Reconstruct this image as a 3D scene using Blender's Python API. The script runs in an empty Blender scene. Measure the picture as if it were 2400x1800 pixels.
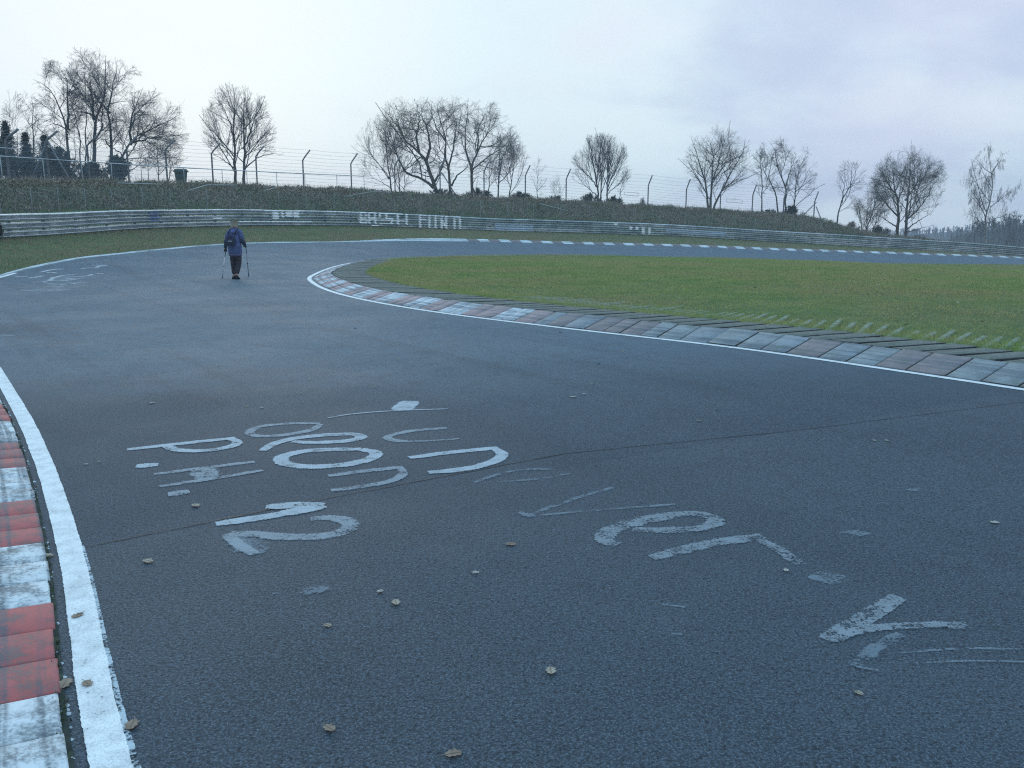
import bpy, math, random
import numpy as np
from mathutils import Vector, Matrix
rng = np.random.default_rng(7)
random.seed(7)
R_ = math.radians
sc = bpy.context.scene
COL = sc.collection

# ------------------------------------------------------------------ camera
F = 2000.0                                   # focal length in pixels of the 2400 px wide photograph
PITCH = math.atan(376 / 2000.0)
EYE = 1.6
cd = bpy.data.cameras.new('camera')
cd.sensor_width = 36
cd.lens = 36 * F / 2400
cd.clip_start = 0.1
cd.clip_end = 4000
cam = bpy.data.objects.new('camera', cd)
cam.location = (0, 0, EYE)
cam.rotation_euler = (math.pi / 2 - PITCH, 0, 0)
COL.objects.link(cam)
sc.camera = cam

# ------------------------------------------------------------------ sky and sun
SUN_AZ, SUN_EL = -20.0, 12.0                 # degrees: left of straight ahead, low
w = bpy.data.worlds.new('World')
sc.world = w
w.use_nodes = True
nt = w.node_tree
nt.nodes.clear()


class N:
    """small helper for building node trees"""
    def __init__(s, t): s.t = t; s.n = t.nodes; s.l = t.links
    def add(s, kind, **kw):
        n = s.n.new(kind)
        for k, v in kw.items(): setattr(n, k, v)
        return n
    def put(s, sock, v):
        if isinstance(v, bpy.types.NodeSocket): s.l.new(v, sock)
        elif isinstance(v, tuple) and len(v) == 3 and sock.type == 'RGBA': sock.default_value = (*v, 1)
        else: sock.default_value = v
    def math(s, op, a, b=0.0, c=0.0, clamp=False):
        n = s.add('ShaderNodeMath', operation=op, use_clamp=clamp)
        s.put(n.inputs[0], a); s.put(n.inputs[1], b)
        if op in ('MULTIPLY_ADD', 'SMOOTH_MIN', 'COMPARE'): s.put(n.inputs[2], c)
        return n.outputs[0]
    def vmath(s, op, a, b=(0, 0, 0)):
        n = s.add('ShaderNodeVectorMath', operation=op)
        s.put(n.inputs[0], a)
        if op == 'SCALE': s.put(n.inputs[3], b)
        else: s.put(n.inputs[1], b)
        return n.outputs[1] if op in ('DOT_PRODUCT', 'DISTANCE', 'LENGTH') else n.outputs[0]
    def mix(s, f, a, b, mode='MIX'):
        n = s.add('ShaderNodeMix', data_type='RGBA', blend_type=mode)
        s.put(n.inputs[0], f); s.put(n.inputs[6], a); s.put(n.inputs[7], b)
        return n.outputs[2]
    def noise(s, vec, scale, detail=3.0, rough=0.55, dist=0.0):
        n = s.add('ShaderNodeTexNoise')
        s.put(n.inputs['Vector'], vec)
        n.inputs['Scale'].default_value = scale; n.inputs['Detail'].default_value = detail
        n.inputs['Roughness'].default_value = rough; n.inputs['Distortion'].default_value = dist
        return n.outputs[0]
    def ramp(s, f, lo, hi, a=0.0, b=1.0):
        n = s.add('ShaderNodeMapRange')
        n.interpolation_type = 'SMOOTHSTEP'
        s.put(n.inputs[0], f); s.put(n.inputs[1], lo); s.put(n.inputs[2], hi); s.put(n.inputs[3], a); s.put(n.inputs[4], b)
        return n.outputs[0]


g = N(nt)
tc = g.add('ShaderNodeTexCoord').outputs['Generated']
sep = g.add('ShaderNodeSeparateXYZ'); g.put(sep.inputs[0], tc)
X_, Y_, Z_ = sep.outputs
zc = g.math('ADD', g.math('MAXIMUM', Z_, 0.0), 0.38)
comb = g.add('ShaderNodeCombineXYZ')
g.put(comb.inputs[0], g.math('DIVIDE', X_, zc)); g.put(comb.inputs[1], g.math('DIVIDE', Y_, zc))
cl = comb.outputs[0]
c1 = g.noise(cl, 1.25, 5.0, 0.50, 0.6)
c2 = g.noise(cl, 3.4, 5.0, 0.55, 0.4)
cloud = g.math('ADD', g.math('MULTIPLY', c1, 0.7), g.math('MULTIPLY', c2, 0.3))
# brighter towards the low sun behind the clouds, greyer away from it
sd = (math.sin(R_(SUN_AZ)) * math.cos(R_(SUN_EL)), math.cos(R_(SUN_AZ)) * math.cos(R_(SUN_EL)), math.sin(R_(SUN_EL)))
toward = g.vmath('DOT_PRODUCT', tc, sd)
lit = g.ramp(toward, 0.70, 1.0)
val = g.math('ADD', g.math('MULTIPLY', lit, 0.17), cloud)
bright = g.ramp(val, 0.45, 0.64)
dull = g.mix(lit, (0.49, 0.57, 0.75), (0.56, 0.68, 0.79))
col = g.mix(bright, dull, (0.69, 0.83, 0.88))
glow = g.ramp(toward, 0.94, 1.0)
pink = g.math('MULTIPLY', g.ramp(g.noise(cl, 1.7, 3.0), 0.42, 0.66), 0.5)
col = g.mix(pink, col, (0.72, 0.74, 0.86))
col = g.mix(g.math('MULTIPLY', glow, 0.6), col, (0.80, 0.88, 0.90))
up = g.ramp(Z_, 0.38, 0.95)                  # an overcast sky is brighter overhead; at dusk it is bluer there too
col = g.mix(g.math('MULTIPLY', up, 0.85), col, (0.48, 1.05, 1.58))
low = g.ramp(Z_, 0.0, -0.06)
col = g.mix(low, col, (0.10, 0.12, 0.12))
bg1 = g.add('ShaderNodeBackground'); g.put(bg1.inputs[0], col); bg1.inputs[1].default_value = 0.92
sky = g.add('ShaderNodeTexSky', sky_type='NISHITA', sun_disc=False)
sky.sun_elevation = R_(SUN_EL); sky.sun_rotation = R_(SUN_AZ)
bg2 = g.add('ShaderNodeBackground'); g.put(bg2.inputs[0], sky.outputs[0]); bg2.inputs[1].default_value = 0.05
mx = g.add('ShaderNodeMixShader'); mx.inputs[0].default_value = 0.93
g.l.new(bg2.outputs[0], mx.inputs[1]); g.l.new(bg1.outputs[0], mx.inputs[2])
g.l.new(mx.outputs[0], g.add('ShaderNodeOutputWorld').inputs[0])

sl = bpy.data.lights.new('sun', 'SUN')
sl.energy = 0.5
sl.angle = R_(25)
sl.color = (1.0, 0.97, 0.94)
so = bpy.data.objects.new('sun', sl)
so.rotation_euler = (math.pi / 2 - R_(SUN_EL + 12), 0, math.pi - R_(SUN_AZ))
so.rotation_euler = Vector(sd).to_track_quat('Z', 'Y').to_euler()
COL.objects.link(so)

sc.view_settings.view_transform = 'Standard'
sc.view_settings.look = 'None'
sc.view_settings.exposure = 0.42
sc.view_settings.gamma = 1.0
sc.view_settings.use_curve_mapping = False
sc.cycles.use_denoising = False              # keep the grain of a hand-held dusk photograph
sc.cycles.filter_width = 1.2


# ------------------------------------------------------------------ pixel rays (to stand things where the photograph shows them)
def at(px, py, D):
    cx, cy = (px - 1200) / F, (900 - py) / F
    t = D / (math.cos(PITCH) + cy * math.sin(PITCH))
    return np.array([cx * t, D, EYE + t * (cy * math.cos(PITCH) - math.sin(PITCH))])


def g0(px, py, z=0.0):
    cx, cy = (px - 1200) / F, (900 - py) / F
    t = (z - EYE) / (cy * math.cos(PITCH) - math.sin(PITCH))
    return np.array([cx * t, t * (math.cos(PITCH) + cy * math.sin(PITCH)), z])


def project(P):
    P = np.atleast_2d(P)
    y = P[:, 1]; z = P[:, 2] - EYE
    d = y * math.cos(PITCH) - z * math.sin(PITCH)
    u = y * math.sin(PITCH) + z * math.cos(PITCH)
    return 1200 + F * P[:, 0] / d, 900 - F * u / d


# ------------------------------------------------------------------ curves
def W(x, y, z=0.0): return np.array([x, y, z], float)


A_c = [W(10.2, -13.9), W(3.4, -4.1), g0(201, 1764), g0(138, 1316), g0(60, 1033), g0(0, 910), W(-8.9, 13.7), W(-12.3, 18.4),
       W(-14.4, 22.2), g0(0, 649), at(134, 616, 30), at(271, 597, 33.8), at(400, 584, 37.3), at(540, 573, 41), at(780, 568.5, 47),
       at(1000, 565, 51.5), at(1200, 568, 55), at(1560, 577, 60), at(1900, 589, 65), at(2400, 606, 71), W(68, 79, -2.3), W(95, 86, -3.2)]
B_c = [W(16.9, -9.3), W(10.06, 0.5), W(5.75, 7.2), g0(2137, 872), g0(1780, 821), g0(1324, 768), g0(1042, 733), g0(814, 692),
       g0(738, 662), g0(730, 653), g0(749, 640), at(782, 627, 31), at(825, 617, 34.4), at(875, 610.5, 37.3), at(933, 605, 40),
       at(1020, 602, 42.5), at(1200, 598.5, 46), at(1560, 603, 51), at(1968, 616, 56), at(2400, 621, 61), W(66, 69, -2.7), W(96, 77, -3.6)]
RAIL_H = 0.95
Rt = [at(-420, 528, 25.5), at(-180, 511, 29), at(0, 501, 33), at(270, 492, 40), at(400, 491, 44), at(540, 490, 48), at(780, 494, 54), at(1180, 512, 64),
      at(1560, 525, 68.5), at(1900, 545.5, 72.5), at(2400, 579, 79), W(64, 85, -1.2), W(100, 93, -2.4)]
Rc = [W(-17, -8, 0.5), W(-18.5, 6, 0.7), W(-19.6, 16, 0.85)] + [p - np.array([0, 0, RAIL_H]) for p in Rt]


def catmull(C, n=None, step=0.3):
    C = [np.array(c, float) for c in C]
    E = [2 * C[0] - C[1]] + C + [2 * C[-1] - C[-2]]
    out = []
    for i in range(1, len(E) - 2):
        p0, p1, p2, p3 = E[i - 1:i + 3]
        m = n[i - 1] if n else max(2, int(np.linalg.norm(p2 - p1) / step))
        # centripetal-ish: tangents limited by segment length
        l0, l1, l2 = [max(np.linalg.norm(b - a), 1e-6) for a, b in ((p0, p1), (p1, p2), (p2, p3))]
        m1 = ((p1 - p0) / l0 * l1 + (p2 - p1) / l1 * l0) / (l0 + l1) * l1
        m2 = ((p2 - p1) / l1 * l2 + (p3 - p2) / l2 * l1) / (l1 + l2) * l1
        for k in range(m):
            t = k / m
            out.append((2 * t**3 - 3 * t**2 + 1) * p1 + (t**3 - 2 * t**2 + t) * m1 + (-2 * t**3 + 3 * t**2) * p2 + (t**3 - t**2) * m2)
    out.append(C[-1])
    return np.array(out)


class Curve:
    def __init__(s, P):
        s.P = P
        d = np.diff(P[:, :2], axis=0)
        L = np.linalg.norm(d, axis=1)
        s.S = np.concatenate([[0], np.cumsum(L)])
        T = np.gradient(P[:, :2], axis=0)
        s.T = T / np.linalg.norm(T, axis=1)[:, None]
        s.len = s.S[-1]
    def near(s, X, Y):
        X = np.asarray(X, float).ravel(); Y = np.asarray(Y, float).ravel()
        d = np.empty(len(X)); a = np.empty(len(X))
        for i in range(0, len(X), 20000):
            x, y = X[i:i + 20000, None], Y[i:i + 20000, None]
            q = (x - s.P[None, :, 0])**2 + (y - s.P[None, :, 1])**2
            j = q.argmin(1)
            dx, dy = x[:, 0] - s.P[j, 0], y[:, 0] - s.P[j, 1]
            tx, ty = s.T[j, 0], s.T[j, 1]
            cr = tx * dy - ty * dx
            along = tx * dx + ty * dy
            full = np.sqrt(q[np.arange(len(j)), j])
            d[i:i + 20000] = np.where(np.abs(along) > 1.0, np.sign(cr) * full, cr)
            a[i:i + 20000] = s.S[j] + np.clip(along, -1, 1)
        return a, d
    def pt(s, a):
        return np.array([np.interp(a, s.S, s.P[:, 0]), np.interp(a, s.S, s.P[:, 1])]).T
    def tan(s, a):
        t = np.array([np.interp(a, s.S, s.T[:, 0]), np.interp(a, s.S, s.T[:, 1])]).T
        return t / np.linalg.norm(t, axis=-1, keepdims=True)
    def off(s, a, o):
        """point at arc length a, o metres to the left (o may be negative: right)"""
        p, t = s.pt(a), s.tan(a)
        return p + np.stack([-t[..., 1], t[..., 0]], -1) * np.asarray(o)[..., None]


nseg = [max(3, int(max(np.linalg.norm(A_c[i + 1] - A_c[i]), np.linalg.norm(B_c[i + 1] - B_c[i])) / 0.3)) for i in range(len(A_c) - 1)]
A = Curve(catmull(A_c, nseg)); B = Curve(catmull(B_c, nseg)); Rl = Curve(catmull(Rc))

# ------------------------------------------------------------------ terrain height
pts = list(A_c) + list(B_c) + list(Rc)
pts += [W(0, -10), W(-12, -8, 0.2), W(-8, 4, 0.02), W(-13, 11, 0.25), W(20, 4), W(14, 16, 0.05), W(8, 26, 0.03), W(2, 34, 0.0), W(24, 32, -0.45), W(40, 40, -1.0), W(50, 20, -0.8),
        W(30, -10, 0), W(14, 42, -0.2), W(60, 50, -1.9)]
for k in range(6, 18):
    m = (A_c[k] + B_c[k]) / 2; m = m - np.array([0, 0, 0.02]); pts.append(m)
CP = np.array(pts)


def tps(r2): return np.where(r2 > 0, 0.5 * r2 * np.log(r2 + 1e-12), 0)


n_ = len(CP)
K = tps(((CP[:, None, :2] - CP[None, :, :2])**2).sum(2)) + np.eye(n_) * 0.5
Pm = np.c_[np.ones(n_), CP[:, :2]]
sol = np.linalg.solve(np.block([[K, Pm], [Pm.T, np.zeros((3, 3))]]), np.r_[CP[:, 2], 0, 0, 0])
wv, av = sol[:n_], sol[n_:]


def Hlow(X, Y):
    X = np.clip(np.asarray(X, float).ravel(), -24, 98); Y = np.clip(np.asarray(Y, float).ravel(), -16, 95)
    out = np.empty(len(X))
    for i in range(0, len(X), 40000):
        x, y = X[i:i + 40000], Y[i:i + 40000]
        out[i:i + 40000] = tps((x[:, None] - CP[:, 0])**2 + (y[:, None] - CP[:, 1])**2) @ wv + av[0] + av[1] * x + av[2] * y
    return out


Tp = [at(-420, 445, 37), at(-180, 436, 39), at(0, 434, 42), at(270, 434, 49.5), at(540, 440, 58), at(830, 451, 64.5), at(1200, 471, 73), at(1500, 487, 77.5), at(1700, 498, 80),
      at(1900, 514, 82.5), at(1985, 541, 83), at(2060, 556, 84), at(2400, 592, 89)]
Ts, Td = Rl.near([p[0] for p in Tp], [p[1] for p in Tp])
Tz = np.array([p[2] for p in Tp])
o_ = np.argsort(Ts); Ts, Td, Tz = Ts[o_], Td[o_], Tz[o_]
Rz = Hlow(Rl.P[:, 0], Rl.P[:, 1])


def sm(t): t = np.clip(t, 0, 1); return t * t * (3 - 2 * t)


def H(X, Y):
    shp = np.shape(X)
    X = np.asarray(X, float).ravel(); Y = np.asarray(Y, float).ravel()
    z = Hlow(X, Y)
    s, d = Rl.near(X, Y)
    zr = np.interp(s, Rl.S, Rz); zt = np.interp(s, Ts, Tz); dT = np.interp(s, Ts, Td)
    t = sm((d - 0.3) / (dT - 0.3))
    e = np.maximum(d - dT, 0)
    bank = zr + (zt - zr) * t - 0.012 * np.minimum(e, 25) - 20 * sm((e - 18) / 160)
    k = sm((d + 0.3) / 0.8)
    z = np.where(d > -0.3, z * (1 - k) + bank * k, z)
    return z.reshape(shp)


def hz(x, y): return float(H(np.array([x]), np.array([y]))[0])


def hit(px, py, lift=0.0):
    """the point of the road surface seen at a pixel"""
    d = at(px, py, 1.0) - np.array([0, 0, EYE])
    Ds = np.concatenate([np.arange(1.5, 12, 0.1), np.arange(12, 90, 0.25)])
    q = d[None] * Ds[:, None]
    f = q[:, 2] + EYE - Hlow(q[:, 0], q[:, 1]) - lift
    j = int(np.argmax(f < 0))
    t = Ds[j - 1] + (Ds[j] - Ds[j - 1]) * f[j - 1] / (f[j - 1] - f[j])
    p = d * t
    z = float(Hlow([p[0]], [p[1]])[0])
    return np.array([p[0], p[1], z + lift])


# ------------------------------------------------------------------ mesh helpers
def link(name, me, mat=None, parent=None, kind=None, label=None, cat=None, group=None):
    o = bpy.data.objects.new(name, me)
    COL.objects.link(o)
    if mat is not None and me is not None and not me.materials: me.materials.append(mat)
    if parent is not None: o.parent = parent
    if kind: o['kind'] = kind
    if label: o['label'] = label
    if cat: o['category'] = cat
    if group: o['group'] = group
    return o


def mesh_np(name, V, Fc, smooth=False, uv=None):
    """V (n,3), Fc (m,k) array of k-gons, or a list of such arrays"""
    me = bpy.data.meshes.new(name)
    Fs = Fc if isinstance(Fc, list) else [Fc]
    V = np.asarray(V, np.float32)
    me.vertices.add(len(V)); me.vertices.foreach_set('co', V.ravel())
    loops = np.concatenate([f.ravel() for f in Fs]).astype(np.int32)
    tot = np.concatenate([np.full(len(f), f.shape[1], np.int32) for f in Fs])
    st = np.concatenate([[0], np.cumsum(tot)[:-1]]).astype(np.int32)
    me.loops.add(len(loops)); me.loops.foreach_set('vertex_index', loops)
    me.polygons.add(len(tot)); me.polygons.foreach_set('loop_start', st)
    try: me.polygons.foreach_set('loop_total', tot)
    except Exception: pass
    if smooth: me.polygons.foreach_set('use_smooth', np.ones(len(tot), bool))
    if uv is not None:
        ul = me.uv_layers.new(name='UVMap')
        ul.data.foreach_set('uv', np.asarray(uv, np.float32)[loops].ravel())
    me.update(); me.validate(verbose=False)
    return me


def grid_faces(nr, nc, off=0):
    i = np.arange(nr - 1)[:, None] * nc + np.arange(nc - 1)[None, :] + off
    return np.stack([i, i + 1, i + nc + 1, i + nc], -1).reshape(-1, 4)


def tubes(P, Rr, sides, off=0):
    """P (n,K,3), Rr (n,K) -> verts, quads"""
    n, Kp, _ = P.shape
    T = np.gradient(P, axis=1)
    T /= np.linalg.norm(T, axis=2, keepdims=True) + 1e-9
    ref = np.where(np.abs(T[:, :1, 2:3]) > 0.8, np.array([1.0, 0.13, 0.05]), np.array([0.05, 0.1, 1.0]))
    U = np.cross(T, np.broadcast_to(ref, T.shape)); U /= np.linalg.norm(U, axis=2, keepdims=True) + 1e-9
    Vv = np.cross(T, U)
    a = np.arange(sides) * 2 * math.pi / sides
    ring = P[:, :, None, :] + Rr[:, :, None, None] * (np.cos(a)[None, None, :, None] * U[:, :, None, :] + np.sin(a)[None, None, :, None] * Vv[:, :, None, :])
    V = ring.reshape(-1, 3)
    base = (np.arange(n)[:, None, None] * Kp + np.arange(Kp - 1)[None, :, None]) * sides + np.arange(sides)[None, None, :] + off
    nxt = (np.arange(n)[:, None, None] * Kp + np.arange(Kp - 1)[None, :, None]) * sides + ((np.arange(sides) + 1) % sides)[None, None, :] + off
    Q = np.stack([base, nxt, nxt + sides, base + sides], -1).reshape(-1, 4)
    return V, Q


class MB:
    """collects simple shapes for one small mesh"""
    def __init__(s): s.v = []; s.f = []
    def add(s, V, Fc):
        o = len(s.v); s.v += [tuple(map(float, p)) for p in V]; s.f += [tuple(int(i) + o for i in f) for f in Fc]
        return s
    def box(s, c, size, M=None):
        x, y, z = [q / 2 for q in size]
        V = [(-x, -y, -z), (x, -y, -z), (x, y, -z), (-x, y, -z), (-x, -y, z), (x, -y, z), (x, y, z), (-x, y, z)]
        V = [(M @ Vector(p) if M else Vector(p)) + Vector(c) for p in V]
        return s.add(V, [(3, 2, 1, 0), (4, 5, 6, 7), (0, 1, 5, 4), (1, 2, 6, 5), (2, 3, 7, 6), (3, 0, 4, 7)])
    def tube(s, P, r, sides=6, cap=True):
        P = np.array(P, float)
        rr = np.full(len(P), r) if np.isscalar(r) else np.array(r, float)
        V, Q = tubes(P[None], rr[None], sides)
        Q = [tuple(q) for q in Q]
        if cap:
            Q.append(tuple(range(sides))[::-1]); m = len(V); Q.append(tuple(range(m - sides, m)))
        return s.add(V, Q)
    def mesh(s, name, smooth=False):
        me = bpy.data.meshes.new(name); me.from_pydata(s.v, [], s.f); me.update()
        if smooth: me.polygons.foreach_set('use_smooth', [True] * len(me.polygons))
        return me


# ------------------------------------------------------------------ materials
def newmat(name, rough=0.8, spec=0.3, metal=0.0):
    m = bpy.data.materials.new(name); m.use_nodes = True
    t = m.node_tree; t.nodes.clear()
    h = N(t)
    b = h.add('ShaderNodeBsdfPrincipled')
    b.inputs['Roughness'].default_value = rough
    b.inputs['Specular IOR Level'].default_value = spec
    b.inputs['Metallic'].default_value = metal
    o = h.add('ShaderNodeOutputMaterial')
    h.l.new(b.outputs[0], o.inputs[0])
    h.b = b; h.o = o
    h.pos = h.add('ShaderNodeNewGeometry').outputs['Position']
    return m, h


def bump(h, height, strength, dist=0.01):
    n = h.add('ShaderNodeBump'); n.inputs['Strength'].default_value = strength; n.inputs['Distance'].default_value = dist
    h.put(n.inputs['Height'], height); h.l.new(n.outputs[0], h.b.inputs['Normal'])


def mottled(name, c1, c2, scale=6.0, rough=0.85, spec=0.2, c3=None, s3=60.0, metal=0.0, f3=0.5, bmp=0.0, lo=0.35, hi=0.65):
    m, h = newmat(name, rough, spec, metal)
    f = h.ramp(h.noise(h.pos, scale, 4), lo, hi)
    c = h.mix(f, c1, c2)
    if c3:
        c = h.mix(h.math('MULTIPLY', h.ramp(h.noise(h.pos, s3, 2), 0.5, 0.68), f3), c, c3)
    h.put(h.b.inputs['Base Color'], c)
    if bmp: bump(h, h.noise(h.pos, s3, 3), bmp, 0.01)
    return m


SEAM = [g0(200, 1283), g0(760, 1170), g0(1330, 1062), g0(1850, 1010), g0(2400, 942)]


def asphalt():
    m, h = newmat('asphalt', 0.75, 0.20)
    p = h.pos
    big = h.noise(p, 0.22, 4, 0.6)
    mid = h.noise(p, 1.7, 4, 0.6)
    fine = h.noise(p, 95, 2.5, 0.75)
    v = h.add('ShaderNodeTexVoronoi'); v.inputs['Scale'].default_value = 75; h.put(v.inputs['Vector'], p)
    stone = h.ramp(v.outputs['Distance'], 0.15, 0.75)
    c = h.mix(h.ramp(big, 0.3, 0.7), (0.020, 0.030, 0.037), (0.047, 0.063, 0.073))
    s0 = h.add('ShaderNodeSeparateXYZ'); h.put(s0.inputs[0], p)
    # paler, worn asphalt up the road, with grazing sky sheen put into its colour
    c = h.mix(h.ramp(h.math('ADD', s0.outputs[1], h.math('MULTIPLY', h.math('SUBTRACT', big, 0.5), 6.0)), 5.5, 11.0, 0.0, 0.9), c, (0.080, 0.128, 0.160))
    # two lots of asphalt either side of the seam; position along the seam's normal
    a, b_ = SEAM[0], SEAM[3]
    nx, ny = -(b_[1] - a[1]), (b_[0] - a[0]); L = math.hypot(nx, ny); nx /= L; ny /= L
    s2 = h.add('ShaderNodeSeparateXYZ'); h.put(s2.inputs[0], p)
    side = h.math('ADD', h.math('MULTIPLY', s2.outputs[0], nx), h.math('MULTIPLY', s2.outputs[1], ny))
    side = h.math('SUBTRACT', side, a[0] * nx + a[1] * ny)
    beyond = h.ramp(side, -0.01, 0.03)
    fade = h.ramp(side, 0.0, 5.0, 1.0, 0.0)
    c = h.mix(h.math('MULTIPLY', h.math('MULTIPLY', beyond, fade), 0.72), c, (0.026, 0.040, 0.054))
    c = h.mix(h.math('MULTIPLY', h.math('SUBTRACT', 1.0, beyond), 0.45), c, (0.048, 0.062, 0.074))
    # brownish and bluish blotches, spilled grease spots
    c = h.mix(h.math('MULTIPLY', h.ramp(mid, 0.52, 0.75), 0.4), c, (0.060, 0.070, 0.076))
    for (sx, sy, r, k) in ((430, 940, 0.75, 0.6), (30, 770, 1.6, 0.4), (560, 720, 3.0, 0.15), (1330, 1090, 0.35, 0.4), (900, 1235, 0.4, 0.3), (700, 1560, 0.5, 0.3)):
        q = g0(sx, sy)
        n = h.add('ShaderNodeVectorMath', operation='DISTANCE'); h.put(n.inputs[0], p); n.inputs[1].default_value = tuple(q)
        wob = h.math('ADD', n.outputs['Value'], h.math('MULTIPLY', h.math('SUBTRACT', mid, 0.5), r * 1.4))
        c = h.mix(h.math('MULTIPLY', h.ramp(wob, 0.0, r, 1.0, 0.0), k), c, (0.018, 0.023, 0.028))
    # rubber laid down along the racing line, and mottled weathering
    al = h.math('ADD', h.math('MULTIPLY', s2.outputs[0], -0.57), h.math('MULTIPLY', s2.outputs[1], 0.82))
    cr = h.math('ADD', h.math('MULTIPLY', s2.outputs[0], 0.82), h.math('MULTIPLY', s2.outputs[1], 0.57))
    cv = h.add('ShaderNodeCombineXYZ'); h.put(cv.inputs[0], h.math('MULTIPLY', al, 0.10)); h.put(cv.inputs[1], h.math('MULTIPLY', cr, 2.2))
    rub = h.ramp(h.noise(cv.outputs[0], 1.0, 3, 0.6, 0.4), 0.50, 0.66)
    c = h.mix(h.math('MULTIPLY', rub, 0.30), c, (0.020, 0.030, 0.038))
    c = h.mix(h.math('MULTIPLY', h.ramp(h.noise(p, 3.2, 5, 0.7), 0.50, 0.64), 0.38), c, (0.024, 0.034, 0.042))
    c = h.mix(h.math('MULTIPLY', h.ramp(h.noise(p, 6.5, 4, 0.75, 0.5), 0.60, 0.72), 0.35), c, (0.10, 0.12, 0.13))
    # stone speckle
    chips = h.noise(p, 130, 2.0, 0.6); coarse = h.noise(p, 42, 4, 0.8)
    c = h.mix(h.ramp(fine, 0.46, 0.66, 0.0, 0.8), c, h.mix(0.6, c, (0.16, 0.20, 0.24)))
    c = h.mix(h.math('MULTIPLY', h.ramp(chips, 0.58, 0.66), 0.7), c, (0.16, 0.20, 0.24))
    c = h.mix(h.math('MULTIPLY', h.ramp(coarse, 0.54, 0.62), 0.6), c, (0.014, 0.013, 0.019))
    c = h.mix(h.math('MULTIPLY', h.ramp(h.noise(p, 55, 3, 0.7), 0.54, 0.66), 0.8), c, (0.010, 0.015, 0.020))
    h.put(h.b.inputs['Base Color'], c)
    h.put(h.b.inputs['Roughness'], h.ramp(h.noise(p, 0.5, 4), 0.3, 0.7, 0.68, 0.76))
    hh = h.math('ADD', h.math('MULTIPLY', stone, 0.6), h.math('MULTIPLY', fine, 0.9))
    bump(h, hh, 0.35, 0.006)
    return m


def paint(name, col, cover=0.5, edge=0.14, streak=False, dirt=(0.12, 0.14, 0.16), chip=70.0, holes=1.0):
    """worn paint: UV x runs 0..1 across the stroke, y in metres along it; the worn places let the asphalt below show"""
    m, h = newmat(name, 0.7, 0.3)
    uv = h.add('ShaderNodeTexCoord').outputs['UV']
    su = h.add('ShaderNodeSeparateXYZ'); h.put(su.inputs[0], uv)
    e = h.math('MINIMUM', su.outputs[0], h.math('SUBTRACT', 1.0, su.outputs[0]))     # 0 at edges .. 0.5
    ef = h.ramp(e, 0.0, edge)
    n1 = h.noise(h.pos, chip, 3, 0.7); n2 = h.noise(h.pos, 9, 3, 0.6)
    t = h.math('ADD', h.math('MULTIPLY', n1, 0.55), h.math('MULTIPLY', n2, 0.45))
    if streak:
        sv = h.vmath('MULTIPLY', uv, (14.0, 1.2, 1.0))
        t = h.math('ADD', h.math('MULTIPLY', t, 0.6), h.math('MULTIPLY', h.noise(sv, 1.0, 2), 0.4))
    thr = h.math('ADD', cover, h.math('MULTIPLY', h.math('SUBTRACT', 1.0, ef), -0.22))
    keep = h.ramp(h.math('SUBTRACT', thr, t), -0.035, 0.05)
    c = h.mix(h.ramp(n2, 0.35, 0.7), col, tuple(q * 0.78 for q in col))
    c = h.mix(h.math('MULTIPLY', h.ramp(h.noise(h.pos, 150, 2), 0.45, 0.7), 0.35), c, dirt)
    h.put(h.b.inputs['Base Color'], c)
    tr = h.add('ShaderNodeBsdfTransparent'); mxs = h.add('ShaderNodeMixShader')
    h.put(mxs.inputs[0], h.math('MULTIPLY', keep, holes)); h.l.new(tr.outputs[0], mxs.inputs[1]); h.l.new(h.b.outputs[0], mxs.inputs[2])
    h.l.new(mxs.outputs[0], h.o.inputs[0])
    bump(h, n1, 0.4, 0.003)
    return m


def slab_mat(name, col, worn, wear=0.5, moss=0.3, scale=9.0):
    """painted concrete slab: UV x in metres across the kerb, y in metres along the track"""
    m, h = newmat(name, 0.75, 0.3)
    uv = h.add('ShaderNodeTexCoord').outputs['UV']
    st = h.noise(h.vmath('MULTIPLY', uv, (11.0, 0.35, 1.0)), 1.0, 3, 0.6)       # tyre streaks along the track
    fine = h.noise(h.pos, 60, 4, 0.7); mid = h.noise(h.pos, scale, 4, 0.65)
    c = h.mix(h.ramp(mid, 0.35, 0.68), col, tuple(q * 0.75 for q in col))
    k = h.math('ADD', h.math('MULTIPLY', fine, 0.45), h.math('MULTIPLY', mid, 0.55))
    c = h.mix(h.math('MULTIPLY', h.ramp(k, 0.68 - 0.3 * wear, 0.80 - 0.25 * wear), 0.85), c, worn)
    c = h.mix(h.math('MULTIPLY', h.math('MULTIPLY', h.ramp(st, 0.46, 0.60), h.ramp(fine, 0.25, 0.55)), 0.8), c, (0.10, 0.115, 0.13))
    c = h.mix(h.math('MULTIPLY', h.ramp(h.noise(h.pos, 4, 4), 0.56, 0.72), moss), c, (0.10, 0.13, 0.06))
    h.put(h.b.inputs['Base Color'], c)
    bump(h, fine, 0.4, 0.006)
    return m


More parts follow.
